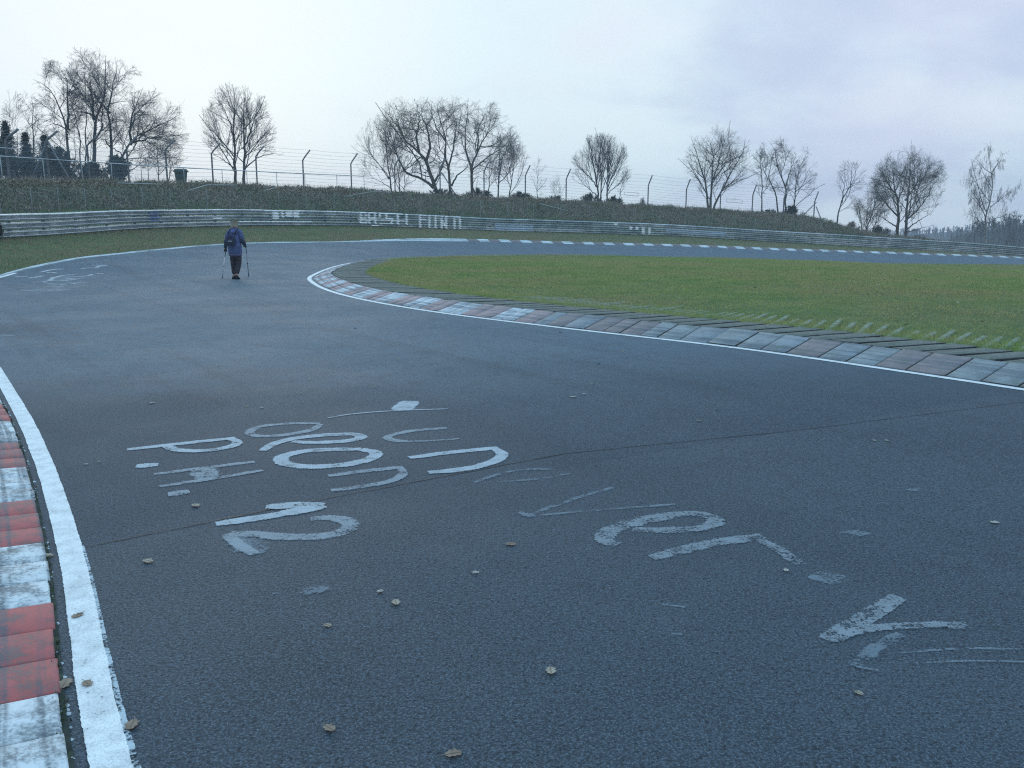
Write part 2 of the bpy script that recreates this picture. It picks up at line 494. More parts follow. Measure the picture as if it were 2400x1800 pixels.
M = {}
M['asphalt'] = asphalt()
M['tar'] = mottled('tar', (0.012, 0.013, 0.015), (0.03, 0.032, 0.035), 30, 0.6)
WH = (0.80, 0.80, 0.77)
M['line'] = paint('line_paint', WH, 0.655, 0.05, chip=60.0)
M['line_old'] = paint('old_line_paint', (0.45, 0.52, 0.55), 0.53, 0.25)
M['letter'] = paint('letter_paint', (0.40, 0.45, 0.48), 0.565, 0.24, False, chip=80.0, holes=0.62)
M['letter_bright'] = paint('bright_letter_paint', (0.50, 0.55, 0.58), 0.60, 0.18, False, chip=85.0, holes=0.80)
M['letter_worn'] = paint('worn_letter_paint', (0.33, 0.38, 0.41), 0.545, 0.26, False, chip=75.0, holes=0.62)
M['letter_faint'] = paint('faint_letter_paint', (0.28, 0.35, 0.40), 0.54, 0.35, False, chip=70.0, holes=0.45)
M['white_slab'] = slab_mat('white_kerb_paint', (0.66, 0.69, 0.69), (0.16, 0.18, 0.19), 0.75, 0.2)
M['red_slab'] = slab_mat('red_kerb_paint', (0.45, 0.125, 0.115), (0.18, 0.14, 0.13), 0.75, 0.2)
M['white_old'] = slab_mat('faded_white_kerb_paint', (0.52, 0.56, 0.58), (0.26, 0.29, 0.30), 0.6, 0.15, 5)
M['red_old'] = slab_mat('faded_red_kerb_paint', (0.38, 0.275, 0.27), (0.26, 0.24, 0.235), 0.6, 0.2, 5)
M['white_worn'] = slab_mat('worn_pale_kerb_concrete', (0.265, 0.29, 0.295), (0.18, 0.195, 0.20), 0.6, 0.3, 5)
M['red_worn'] = slab_mat('worn_reddish_kerb_concrete', (0.255, 0.215, 0.21), (0.18, 0.175, 0.17), 0.6, 0.3, 5)
M['grey_old'] = slab_mat('bare_kerb_concrete', (0.25, 0.28, 0.30), (0.17, 0.185, 0.19), 0.6, 0.3, 5)
M['far_white'] = slab_mat('far_white_kerb_paint', (0.62, 0.67, 0.68), (0.40, 0.43, 0.44), 0.3, 0.08)
M['far_red'] = slab_mat('far_red_kerb_paint', (0.21, 0.165, 0.16), (0.17, 0.16, 0.15), 0.7, 0.2)
M['paver'] = mottled('paver_concrete', (0.125, 0.130, 0.115), (0.18, 0.185, 0.165), 7, 0.9, 0.2, (0.07, 0.095, 0.05), 24, f3=0.85, bmp=0.4)
M['rib'] = mottled('rib_concrete', (0.17, 0.195, 0.15), (0.24, 0.26, 0.20), 7, 0.9, 0.2, (0.12, 0.17, 0.08), 9, f3=0.9, bmp=0.4, lo=0.4, hi=0.6)
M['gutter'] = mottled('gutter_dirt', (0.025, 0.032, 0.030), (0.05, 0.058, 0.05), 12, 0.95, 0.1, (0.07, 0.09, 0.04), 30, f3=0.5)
M['moss'] = mottled('moss', (0.035, 0.050, 0.02), (0.06, 0.075, 0.035), 20, 0.95, 0.1)


def ground_mat():
    m, h = newmat('turf', 0.95, 0.1)
    p = h.pos
    big = h.noise(p, 0.16, 4, 0.6); mid = h.noise(p, 0.9, 5, 0.65); fine = h.noise(p, 9, 4, 0.7)
    c = h.mix(h.ramp(mid, 0.35, 0.65), (0.095, 0.130, 0.055), (0.135, 0.170, 0.070))
    c = h.mix(h.ramp(big, 0.5, 0.68), c, (0.10, 0.11, 0.048))
    c = h.mix(h.math('MULTIPLY', h.ramp(fine, 0.5, 0.66), 0.6), c, (0.035, 0.045, 0.02))
    h.put(h.b.inputs['Base Color'], c)
    bump(h, fine, 0.6, 0.05)
    return m


def blade_mat(name, a, b, dry, dryamt, big=0.16):
    m, h = newmat(name, 0.8, 0.15)
    p = h.pos
    f1 = h.noise(p, big, 4, 0.6); f2 = h.noise(p, 1.1, 4, 0.65); f3 = h.noise(p, 14, 2)
    c = h.mix(h.ramp(f2, 0.36, 0.64), a, b)
    c = h.mix(h.ramp(h.math('ADD', h.math('MULTIPLY', f1, 0.65), h.math('MULTIPLY', f2, 0.35)), 0.50 - 0.1 * dryamt, 0.60, 0.0, 0.75), c, dry)
    c = h.mix(h.math('MULTIPLY', h.ramp(f3, 0.42, 0.62), 0.5), c, tuple(q * 0.45 for q in a))
    h.put(h.b.inputs['Base Color'], c)
    tl = h.add('ShaderNodeBsdfTranslucent'); h.put(tl.inputs[0], c); ad = h.add('ShaderNodeAddShader')      # thin blades let light through
    h.l.new(h.b.outputs[0], ad.inputs[0]); h.l.new(tl.outputs[0], ad.inputs[1]); h.l.new(ad.outputs[0], h.o.inputs[0])
    return m


M['turf'] = ground_mat()
M['blade'] = blade_mat('grass_blades', (0.115, 0.170, 0.056), (0.185, 0.228, 0.074), (0.235, 0.200, 0.100), 1.1)
M['verge'] = blade_mat('verge_blades', (0.120, 0.150, 0.080), (0.170, 0.175, 0.095), (0.215, 0.165, 0.115), 1.3)
M['bramble'] = mottled('bramble_leaves', (0.160, 0.165, 0.100), (0.260, 0.200, 0.150), 0.45, 0.85, 0.15, (0.070, 0.110, 0.065), 7, f3=0.8, lo=0.42, hi=0.58)
M['stalk'] = mottled('dry_stalks', (0.24, 0.20, 0.15), (0.34, 0.30, 0.23), 3, 0.9)
M['ivy'] = mottled('evergreen_leaves', (0.020, 0.036, 0.022), (0.042, 0.060, 0.034), 2, 0.7, 0.3)
M['conifer'] = mottled('conifer_needles', (0.020, 0.036, 0.034), (0.034, 0.052, 0.046), 3, 0.8)
M['litter'] = mottled('leaf_litter', (0.20, 0.15, 0.09), (0.32, 0.27, 0.18), 3, 0.8)
M['bark_dark'] = mottled('dark_bark', (0.040, 0.042, 0.045), (0.080, 0.080, 0.080), 2.5, 0.95, 0.1, (0.05, 0.07, 0.04), 5)
M['twig_dark'] = mottled('dark_twigs', (0.075, 0.082, 0.100), (0.110, 0.114, 0.128), 2, 0.95, 0.1)
M['bark_brown'] = mottled('brown_bark', (0.060, 0.052, 0.045), (0.100, 0.085, 0.070), 2.5, 0.95, 0.1, (0.05, 0.075, 0.04), 5)
M['twig_brown'] = mottled('brown_twigs', (0.092, 0.086, 0.084), (0.130, 0.118, 0.110), 2, 0.95, 0.1)
M['bark_green'] = mottled('algae_bark', (0.050, 0.060, 0.045), (0.090, 0.095, 0.075), 2.5, 0.95, 0.1)
M['twig_green'] = mottled('greenish_twigs', (0.065, 0.075, 0.055), (0.095, 0.10, 0.075), 2, 0.95, 0.1)
M['birch'] = mottled('birch_bark', (0.38, 0.38, 0.36), (0.16, 0.16, 0.15), 5, 0.85, 0.2, (0.03, 0.03, 0.03), 9)
M['galv'] = mottled('galvanised_steel', (0.36, 0.40, 0.42), (0.54, 0.58, 0.59), 0.9, 0.40, 0.4, (0.20, 0.23, 0.24), 4, metal=0.8)
M['galv_green'] = mottled('weathered_steel', (0.26, 0.32, 0.33), (0.42, 0.48, 0.48), 0.9, 0.45, 0.4, (0.15, 0.19, 0.19), 4, metal=0.75)
M['rail_post'] = mottled('rail_post_steel', (0.10, 0.11, 0.11), (0.16, 0.17, 0.17), 6, 0.6, 0.4, metal=0.4)
M['fence_post'] = mottled('fence_post_steel', (0.11, 0.12, 0.135), (0.18, 0.19, 0.20), 8, 0.7, 0.3)
M['fence_pale'] = mottled('pale_fence_steel', (0.24, 0.27, 0.27), (0.36, 0.38, 0.37), 8, 0.6, 0.3)
M['fence_dull'] = mottled('dull_fence_steel', (0.13, 0.145, 0.145), (0.22, 0.235, 0.23), 8, 0.7, 0.2)
M['mesh_blue'] = mottled('plastic_coated_wire', (0.16, 0.22, 0.27), (0.22, 0.28, 0.33), 3, 0.5, 0.4)
M['wire'] = mottled('wire_steel', (0.13, 0.15, 0.17), (0.20, 0.22, 0.25), 3, 0.5, 0.4)
M['white_spray'] = mottled('white_spray_paint', (0.90, 0.93, 0.93), (0.80, 0.84, 0.85), 5, 0.6, 0.3)
M['blue_spray'] = mottled('blue_spray_paint', (0.13, 0.18, 0.34), (0.20, 0.25, 0.36), 5, 0.6, 0.3)
M['pale_spray'] = mottled('pale_blue_spray_paint', (0.42, 0.56, 0.66), (0.5, 0.6, 0.7), 5, 0.6, 0.3)
M['bin'] = mottled('bin_plastic', (0.035, 0.07, 0.065), (0.05, 0.09, 0.08), 4, 0.6, 0.4)
M['hill'] = mottled('hill_soil', (0.07, 0.075, 0.07), (0.10, 0.10, 0.09), 0.03, 1.0, 0.0)
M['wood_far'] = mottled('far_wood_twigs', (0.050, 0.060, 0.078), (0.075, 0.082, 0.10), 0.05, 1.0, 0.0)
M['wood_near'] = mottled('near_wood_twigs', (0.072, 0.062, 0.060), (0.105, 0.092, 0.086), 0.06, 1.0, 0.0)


# ------------------------------------------------------------------ ground
def axis(lo, hi, a, b, fine, far):
    mid = np.arange(a, b + 1e-6, fine)
    left = a - np.geomspace(fine, a - lo, far)[::-1]
    right = b + np.geomspace(fine, hi - b, far)
    return np.concatenate([left, mid, right])


gx = axis(-1500, 1500, -34, 88, 0.5, 26); gy = axis(-400, 1800, -8, 100, 0.5, 26)
GX, GY = np.meshgrid(gx, gy)
GZ = H(GX, GY)
sa, da = A.near(GX, GY); sb, db = B.near(GX, GY)
inroad = (da < 0.05) & (db > -0.05)
inroad &= (np.abs(da) < 20) & (np.abs(db) < 20)
dipm = np.where(inroad, 0.08, 0.0).reshape(GZ.shape)
nearkerb = (((db < 0.05) & (db > -1.9)) | ((da > -0.05) & (da < 1.0))) & ~inroad
dipm = np.where(nearkerb.reshape(GZ.shape), 0.07, dipm)
GZ = GZ - dipm
V = np.stack([GX, GY, GZ], -1).reshape(-1, 3)
ground = link('ground', mesh_np('ground', V, grid_faces(len(gy), len(gx)), True), M['turf'], kind='structure')

# road sheet between the two edges
nc = 22
u = np.linspace(0, 1, nc)[None, :]
RX = A.P[:, 0:1] * (1 - u) + B.P[:, 0:1] * u; RY = A.P[:, 1:2] * (1 - u) + B.P[:, 1:2] * u
# let the asphalt run a little under the kerbs
ex = (A.P[:, :2] - B.P[:, :2]); ex = ex / np.linalg.norm(ex, axis=1)[:, None] * 0.12
RX = np.c_[A.P[:, 0] + ex[:, 0], RX, B.P[:, 0] - ex[:, 0]]; RY = np.c_[A.P[:, 1] + ex[:, 1], RY, B.P[:, 1] - ex[:, 1]]
RZ = Hlow(RX, RY).reshape(RX.shape)
V = np.stack([RX, RY, RZ], -1).reshape(-1, 3)
road = link('road', mesh_np('road', V, grid_faces(len(RX), RX.shape[1])[:, ::-1], True), M['asphalt'], kind='structure')


# ------------------------------------------------------------------ painted strokes on the road
def ribbon(P, width, name, mat, lift=0.004, parent=road, step=0.06, smooth=True, label=None):
    """P: list of world points; width in metres (scalar or list); a strip with UVs"""
    P = np.array([p[:2] for p in P], float)
    if smooth and len(P) > 2:
        q = catmull([np.array([*p, 0]) for p in P], step=max(step, 0.05))[:, :2]
    else: q = P
    L = np.r_[0, np.cumsum(np.linalg.norm(np.diff(q, axis=0), axis=1))]
    n = max(2, int(L[-1] / step) + 1)
    s = np.linspace(0, L[-1], n)
    q2 = np.c_[np.interp(s, L, q[:, 0]), np.interp(s, L, q[:, 1])]
    T = np.gradient(q2, axis=0); T /= np.linalg.norm(T, axis=1)[:, None] + 1e-9
    Nn = np.c_[-T[:, 1], T[:, 0]]
    wv_ = np.interp(s, np.linspace(0, L[-1], len(np.atleast_1d(width))), np.atleast_1d(width)) if not np.isscalar(width) else np.full(n, width)
    cols = np.linspace(-0.5, 0.5, 5)
    XY = q2[:, None, :] + Nn[:, None, :] * (wv_[:, None] * cols[None, :])[..., None]
    Z = Hlow(XY[..., 0], XY[..., 1]).reshape(XY.shape[:2]) + lift
    V = np.dstack([XY, Z[..., None]]).reshape(-1, 3)
    uv = np.stack([np.broadcast_to(cols + 0.5, (n, 5)), np.broadcast_to(s[:, None], (n, 5))], -1).reshape(-1, 2)
    return mesh_np(name, V, grid_faces(n, 5)[:, ::-1], False, uv) if mat is None else link(name, mesh_np(name, V, grid_faces(n, 5)[:, ::-1], False, uv), mat, parent, label=label)


def join_mesh(name, meshes):
    vs, fs, uvs, o = [], [], [], 0
    for me in meshes:
        n = len(me.vertices); v = np.empty(n * 3, np.float32); me.vertices.foreach_get('co', v); vs.append(v.reshape(-1, 3))
        l = np.empty(len(me.loops), np.int32); me.loops.foreach_get('vertex_index', l); fs.append(l.reshape(-1, 4) + o)
        uvl = np.empty(len(me.loops) * 2, np.float32); me.uv_layers[0].data.foreach_get('uv', uvl)
        uu = np.zeros((n, 2), np.float32); uu[l] = uvl.reshape(-1, 2); uvs.append(uu); o += n
        bpy.data.meshes.remove(me)
    return mesh_np(name, np.concatenate(vs), np.concatenate(fs), False, np.concatenate(uvs))


def c7(u_, v_): return hit(240 + u_ * 0.4521, 900 + v_ * 0.4521)
def c8(u_, v_): return hit(1100 + u_ * 0.5877, 1000 + v_ * 0.5877)
def c5(u_, v_): return hit(0 + u_ * 0.1808, 560 + v_ * 0.1808)
def c4(u_, v_): return hit(1780 + u_ * 0.2803, 280 + v_ * 0.2803)


def letter(f, strokes, mat='letter', wd=0.085, name='painted_letter', label=None, k=[0]):
    ms = []
    for st in strokes:
        wdt = wd
        if not isinstance(st[0], tuple): wdt, st = st[0], st[1]
        soft = name == 'paint_smear'
        k[0] += 1
        wd_ = wdt * (1.32 if wdt > 0.03 else 1.3)
        ends = [0.1, .7, 1, .9, 1.05, .8, .15] if soft else [0.72, .95, 1, 1.05, .97, 1, 1.04, .98, .75]
        ms.append(ribbon([f(*q) for q in st], [wd_ * e_ for e_ in ends], name, None, lift=0.004 + 0.0008 * (len(ms)), step=0.05))
    return link(name, join_mesh(name, ms), M[mat], road, label=label)


letter(c7, [[(128, 342), (400, 312), (690, 281)], [(650, 284), (698, 298), (682, 322), (600, 340), (480, 350), (380, 343), (320, 318)]], 'letter_bright', 0.075)
letter(c7, [(0.10, [(175, 428), (235, 424), (290, 420)])], 'letter_bright', name='painted_dot')
letter(c7, [(0.065, [(270, 470), (520, 438), (790, 405)]), (0.06, [(290, 535), (560, 495), (832, 450)]), (0.17, [(510, 445), (555, 497)])], 'letter')
letter(c7, [(0.11, [(340, 574), (400, 567), (452, 560)])], 'letter', name='painted_dot')
letter(c7, [[(1130, 206), (960, 208), (830, 220), (765, 245), (780, 268), (870, 272), (1000, 258), (1090, 238), (1130, 210)]], 'letter', 0.08)
letter(c7, [[(830, 348), (900, 308), (1050, 276), (1200, 264), (1320, 264), (1345, 278), (1290, 294), (1150, 304), (1030, 304), (985, 300)]], 'letter_bright', 0.085)
letter(c7, [[(1340, 340), (1180, 342), (1030, 352), (935, 378), (930, 405), (1010, 427), (1140, 430), (1290, 415), (1400, 385), (1420, 358), (1340, 340)]], 'letter_bright', 0.095)
letter(c7, [(0.075, [(1170, 478), (1370, 452), (1560, 434)]), (0.07, [(1545, 440), (1560, 470), (1480, 510), (1340, 535), (1185, 554)])], 'letter')
letter(c7, [(0.18, [(1600, 90), (1575, 112), (1545, 138)]), (0.028, [(1170, 178), (1260, 162), (1400, 148), (1560, 139), (1700, 134), (1790, 131)])], 'letter_bright')
letter(c7, [(0.075, [(1785, 230), (1650, 240), (1530, 258), (1475, 278), (1510, 295), (1600, 300)]), (0.035, [(1600, 300), (1720, 296), (1850, 286)])], 'letter')
letter(c7, [(0.08, [(1590, 384), (1820, 355), (2052, 332)]), (0.085, [(2040, 340), (2075, 370), (2020, 408), (1900, 440), (1690, 462)])], 'letter_bright')
letter(c7, [(0.085, [(588, 728), (800, 698), (960, 672)]), (0.11, [(930, 675), (1060, 650), (1150, 632)]), (0.10, [(848, 640), (1000, 632), (1150, 632)])], 'letter_bright', name='painted_digit')
letter(c7, [(0.10, [(1080, 702), (1180, 696), (1275, 712), (1290, 745), (1220, 778), (1080, 795), (900, 792), (780, 780), (660, 776)]), (0.07, [(640, 782), (700, 830), (790, 888)])], 'letter', name='painted_digit')
letter(c7, [(0.22, [(700, 790), (760, 835), (830, 880)])], 'letter_faint', name='paint_smear')
letter(c8, [(0.05, [(20, 225), (120, 190), (230, 172), (330, 172)]), (0.04, [(110, 222), (250, 213), (400, 190)])], 'letter_faint', name='faint_stroke')
letter(c8, [(0.05, [(240, 355), (400, 295), (570, 245)]), (0.04, [(240, 360), (480, 338), (820, 312)]), (0.06, [(200, 343), (245, 362)])], 'letter_faint', name='faint_arrow')
letter(c8, [(0.12, [(590, 475), (540, 460), (560, 420), (680, 378), (830, 350)]), (0.10, [(820, 350), (930, 352), (985, 372), (960, 398), (860, 412), (730, 416), (650, 412)])], 'letter_worn')
letter(c8, [(0.10, [(725, 525), (930, 475), (1170, 438)]), (0.08, [(1150, 450), (1230, 490), (1320, 552)])], 'letter_worn')
letter(c8, [(0.085, [(1705, 678), (1620, 735), (1500, 805), (1415, 850)]), (0.04, [(1730, 690), (1650, 745), (1560, 800), (1470, 862)]), (0.06, [(1440, 858), (1540, 818), (1760, 797), (1900, 792)]), (0.10, [(1900, 797), (1990, 797)])], 'letter_worn', name='painted_arrow')
letter(c8, [(0.07, [(1540, 960), (1590, 905), (1720, 830)]), (0.03, [(1540, 960), (1640, 978)])], 'letter_faint', name='faint_arrow')
letter(c8, [(0.022, [(1720, 905), (1960, 888), (2300, 894)]), (0.018, [(1820, 945), (2000, 938), (2300, 944)])], 'letter_faint', name='faint_stroke')
letter(c8, [(0.14, [(770, 712), (860, 722)]), (0.12, [(805, 830), (850, 832)])], 'letter_faint', name='paint_smear')
letter(c8, [(0.16, [(1350, 605), (1500, 600)]), (0.10, [(1480, 425), (1600, 430)]), (0.10, [(1740, 255), (1800, 252)]), (0.06, [(2050, 1015), (2130, 1015)])], 'letter_faint', name='paint_smear')
letter(c7, [(0.16, [(880, 1090), (920, 1085)]), (0.12, [(1000, 1085), (1180, 1060)])], 'letter_faint', name='paint_smear')
# the older writing across the far left of the road
old = [[(265, 665), (330, 668), (560, 668)], [(560, 668), (760, 668), (915, 665)], [(395, 566), (560, 555), (700, 505), (850, 470), (1000, 456)], [(1190, 460), (1160, 475), (1040, 488), (650, 500)],
       [(550, 570), (720, 576), (900, 572), (985, 581)], [(990, 570), (1080, 563), (1160, 560)], [(540, 626), (700, 622), (830, 626)], [(400, 654), (640, 652), (880, 655)], [(175, 480), (250, 488), (350, 488)],
       [(350, 512), (480, 495), (560, 478)], [(515, 435), (600, 415), (700, 397), (830, 390)], [(600, 440), (680, 436), (740, 444)], [(1045, 385), (1140, 378), (1240, 378)], [(1240, 375), (1320, 350), (1390, 342)],
       [(1190, 340), (1390, 345)], [(1250, 450), (1345, 452)], [(600, 525), (800, 522), (1000, 530)], [(560, 545), (760, 540), (900, 545)], [(600, 600), (760, 595), (850, 600)], [(860, 510), (1000, 515), (1090, 505)]]
for st in old:
    letter(c5, [(0.12, st)], 'letter_bright', name='painted_stroke')
letter(c4, [(0.3, [(700, 1155), (780, 1162), (860, 1163)])], 'letter_faint', name='painted_stroke')
letter(c4, [(0.3, [(620, 1135), (700, 1150)])], 'letter_faint', name='painted_stroke')
letter(c5, [(0.18, [(870, 325), (1200, 300), (1500, 262)])], 'letter_faint', name='painted_stroke')
letter(c5, [(0.10, [(10, 1250), (90, 1252), (170, 1256)])], 'letter', name='painted_stroke')

# the seam: a dark uneven groove
sp = []
for i in range(len(SEAM) - 1):
    for k in range(14):
        t = k / 14
        sp.append(SEAM[i] * (1 - t) + SEAM[i + 1] * t + np.array([rng.normal(0, 0.003), rng.normal(0, 0.003), 0]))
sp.append(SEAM[-1])
wds = np.abs(rng.normal(0.006, 0.003, 60)) + 0.003
wds = np.maximum(wds, 0.006); wds[30:] *= np.linspace(1, 0.7, 30)
ribbon(sp, list(wds), 'seam', M['tar'], lift=0.0035, step=0.08, smooth=False)


# edge lines
def line_along(cv, s0, s1, o0, o1, name, mat, lift=0.004, parent=road, n=None, label=None, wob=0.0):
    n = n or max(2, int((s1 - s0) / 0.2))
    s = np.linspace(s0, s1, n)
    w0 = np.broadcast_to(o0, (n,)) if np.isscalar(o0) else np.interp(s, np.linspace(s0, s1, len(o0)), o0)
    w1 = np.broadcast_to(o1, (n,)) if np.isscalar(o1) else np.interp(s, np.linspace(s0, s1, len(o1)), o1)
    w0 = w0 + rng.normal(0, wob, n); w1 = w1 + rng.normal(0, wob, n)
    c = np.linspace(0, 1, 4)
    O = w0[:, None] * (1 - c) + w1[:, None] * c
    XY = cv.pt(s)[:, None, :] + (np.stack([-cv.tan(s)[:, 1], cv.tan(s)[:, 0]], -1))[:, None, :] * O[..., None]
    Z = Hlow(XY[..., 0], XY[..., 1]).reshape(O.shape) + lift
    V = np.dstack([XY, Z[..., None]]).reshape(-1, 3)
    uv = np.stack([np.broadcast_to(c, O.shape), np.broadcast_to(s[:, None], O.shape)], -1).reshape(-1, 2)
    return link(name, mesh_np(name, V, grid_faces(n, 4), False, uv), mat, parent, label=label)


def s_at(cv, p): return float(cv.near([p[0]], [p[1]])[0][0])


sA_front = s_at(A, g0(230, 1900)); sA_left = s_at(A, A_c[9]); sA_kerb = s_at(A, at(1100, 567, 53.3))
sA_old = s_at(A, g0(126, 1290))
line_along(A, 8, sA_left + 1, 0.0, -0.115, 'edge_line', M['line'], wob=0.0012)
line_along(A, 10, sA_old, [-0.175, -0.165, -0.125], [-0.10, -0.10, -0.11], 'old_edge_line', M['line_old'], lift=0.003)
sB_a, sB_b = s_at(B, W(10, .5)), s_at(B, B_c[14])
line_along(B, sB_a, s_at(B, B_c[16]) + 1.5, 0.0, [0.11, 0.11, 0.12, 0.13, 0.09, 0.07], 'edge_line', M['line'])
line_along(B, s_at(B, B_c[17]) + 3, s_at(B, B_c[18]) + 7, 0.02, 0.16, 'edge_line', M['line_old'])

# ------------------------------------------------------------------ kerbs
def slab(cv, s0, s1, o0, o1, z0, z1, name, mat, parent, gap=0.006, depth=0.12, skew=0.0, cham=0.012, side=None):
    """one slab following the track edge: rises from z0 at the road side (o0) to z1 at the back (o1)"""
    sgn = 1 if o1 > o0 else -1
    V, UV = [], []
    def ring(ins, dz, bottom=False):
        for (ss, oo, zz) in ((s0 + gap + ins, o0 + sgn * ins, z0), (s1 - gap - ins, o0 + sgn * ins, z0), (s1 - gap - ins, o1 - sgn * ins, z1), (s0 + gap + ins, o1 - sgn * ins, z1)):
            sk = skew * (oo - o0)
            p = cv.off(np.array([ss + sk]), np.array([oo]))[0]
            base = Hlow([p[0]], [p[1]])[0]
            V.append((p[0], p[1], base + (zz + dz if not bottom else -depth))); UV.append((abs(oo), ss))
    ring(0, 0, True); ring(0, -cham); ring(cham, 0)
    Fq = [(0, 1, 5, 4), (1, 2, 6, 5), (2, 3, 7, 6), (3, 0, 4, 7), (4, 5, 9, 8), (5, 6, 10, 9), (6, 7, 11, 10), (7, 4, 8, 11), (8, 9, 10, 11)]
    Fq = np.array(Fq)
    if sgn > 0: pass
    else: Fq = Fq[:, ::-1]
    me = mesh_np(name, V, Fq, False, UV)
    if side is not None:                       # separate dark material on the sides of the block
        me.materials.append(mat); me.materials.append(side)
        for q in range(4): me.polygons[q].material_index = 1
    return link(name, me, mat, parent)


# inner kerb, faded
inner = link('kerb_of_the_inside', None, kind='structure'); inner.name = 'inner_kerb'
s = s_at(B, B_c[2]) - 3.0; k = 0
bands = ['red_old', 'white_old']
s_end = s_at(B, at(860, 612, 36))
sk0 = s_at(B, g0(1713, 811)) % 1.5
while s < s_end:
    L = rng.choice([0.375, 0.375, 0.3, 0.45])
    ph = ((s - sk0) % 1.5)
    mt = bands[0] if ph < 0.75 else bands[1]
    if rng.random() < 0.12 and s < s_at(B, B_c[6]): mt = 'grey_old'
    if s < s_at(B, B_c[5]) + rng.normal(0, 0.4): mt = {'red_old': 'red_worn', 'white_old': 'white_worn'}.get(mt, mt)
    dz = rng.normal(0, 0.004); kw = 0.52
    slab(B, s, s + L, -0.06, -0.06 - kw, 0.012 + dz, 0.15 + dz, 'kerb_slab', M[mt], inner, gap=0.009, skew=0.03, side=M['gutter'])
    s += L
s_kend = s
# outer kerb beside the camera
outer = link('outer_kerb', None, kind='structure')
s = s_at(A, g0(181, 1900)) - 1.2; s1 = s_at(A, W(-7.5, 12.0))
sr = s_at(A, g0(193, 1698))        # a red band ends here (towards the camera)
while s < s1:
    ph = (s - sr) % 1.62
    mt = 'red_slab' if ph < 0.81 else 'white_slab'
    dz = rng.normal(0, 0.0015)
    slab(A, s, s + 0.27, 0.048 + rng.normal(0, 0.003), 1.15, 0.015 + dz, 0.095 + dz, 'kerb_slab', M[mt], outer, gap=0.003, skew=-0.05, cham=0.007)
    s += 0.27
# broken crumbs and moss in the gutter between the line and the kerb
st = s_at(A, g0(181, 1900)) - 1.0
cn = 260
cs = rng.uniform(st, s1 - 4, cn); co = rng.uniform(0.03, 0.075, cn)
Vm, Fm = [], []
for q in range(cn):
    p = A.off(np.array([cs[q]]), np.array([co[q]]))[0]; zb = hz(*p) if False else float(Hlow([p[0]], [p[1]])[0])
    r = rng.uniform(0.004, 0.013); hgt = rng.uniform(0.004, 0.012); a0 = rng.uniform(0, 6)
    o = len(Vm)
    for i in range(5):
        a = a0 + i * 1.2566; Vm.append((p[0] + r * math.cos(a) * rng.uniform(.7, 1.3), p[1] + r * math.sin(a) * rng.uniform(.7, 1.3), zb + 0.001))
    Vm.append((p[0], p[1], zb + hgt))
    for i in range(5): Fm.append((o + i, o + (i + 1) % 5, o + 5))
link('gutter_rubble', mesh_np('gutter_rubble', np.array(Vm), np.array(Fm)), M['white_old'], outer, kind='stuff')
line_along(A, st - 1, s1, 0.035, 0.09, 'gutter_dirt', M['gutter'], lift=0.0055, parent=outer)['kind'] = 'stuff'
mn = 1500
cs = rng.uniform(st, s1 - 2, mn); cs = cs[np.sin(cs * 5.0) + np.sin(cs * 11.3) > 0.2]; co = 0.052 + rng.normal(0, 0.010, len(cs))
P2 = A.off(cs, co); Z2 = Hlow(P2[:, 0], P2[:, 1]) + 0.004
aa = rng.uniform(0, 6.28, len(cs)); hh = rng.uniform(0.008, 0.022, len(cs)); ww = 0.004
Vg = np.stack([np.c_[P2[:, 0] - ww * np.cos(aa), P2[:, 1] - ww * np.sin(aa), Z2], np.c_[P2[:, 0] + ww * np.cos(aa), P2[:, 1] + ww * np.sin(aa), Z2],
               np.c_[P2[:, 0] + rng.normal(0, .008, len(cs)), P2[:, 1] + rng.normal(0, .008, len(cs)), Z2 + hh]], 1).reshape(-1, 3)
link('gutter_moss', mesh_np('gutter_moss', Vg, np.arange(len(Vg)).reshape(-1, 3)), M['moss'], outer, kind='stuff')

# far outer kerb: low white edge round the bend, then red and white blocks
far = link('far_kerb', None, kind='structure')
s = sA_left - 3
while s < sA_kerb:
    L = min(0.8, sA_kerb - s + 1e-4)
    pxx = project(np.r_[A.pt(s + L / 2), hz(*A.pt(s + L / 2))])[0][0]
    hgt = 0.035 + 0.10 * float(sm((pxx - 780) / 300)); wd = 0.11 + 0.3 * float(sm((pxx - 780) / 300))
    slab(A, s, s + L, 0.0, wd, 0.012, hgt, 'white_kerb_edge', M['far_white'], far, gap=0.0005)
    s += L
s = sA_kerb; i = 0
while s < s_at(A, W(66, 78.5)):
    slab(A, s, s + 0.78, 0.0, 0.42, 0.012, 0.12, 'kerb_block', M['far_red' if i % 2 == 0 else 'far_white'], far, gap=0.004)
    s += 0.78; i += 1

# concrete grass pavers inside the inner kerb
pav = link('infield_paving', None, kind='structure')
s = s_at(B, B_c[2]) - 2.5
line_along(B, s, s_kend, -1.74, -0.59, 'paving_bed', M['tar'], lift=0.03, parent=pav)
while s < s_kend - 0.3:
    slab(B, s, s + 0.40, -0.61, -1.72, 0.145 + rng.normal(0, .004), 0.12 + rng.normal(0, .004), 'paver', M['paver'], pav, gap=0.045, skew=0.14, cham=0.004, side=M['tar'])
    if s < s_at(B, B_c[6]) + 1:
     for sr0 in (0.02, 0.22):
      slab(B, s + sr0, s + sr0 + 0.075, -1.76, -3.9 + rng.uniform(-.35, .25), 0.10 + rng.normal(0, .003), -0.012 + rng.normal(0, .006), 'paver_rib', M['rib'], pav, gap=0.005, skew=-0.34, cham=0.004)
    s += 0.40

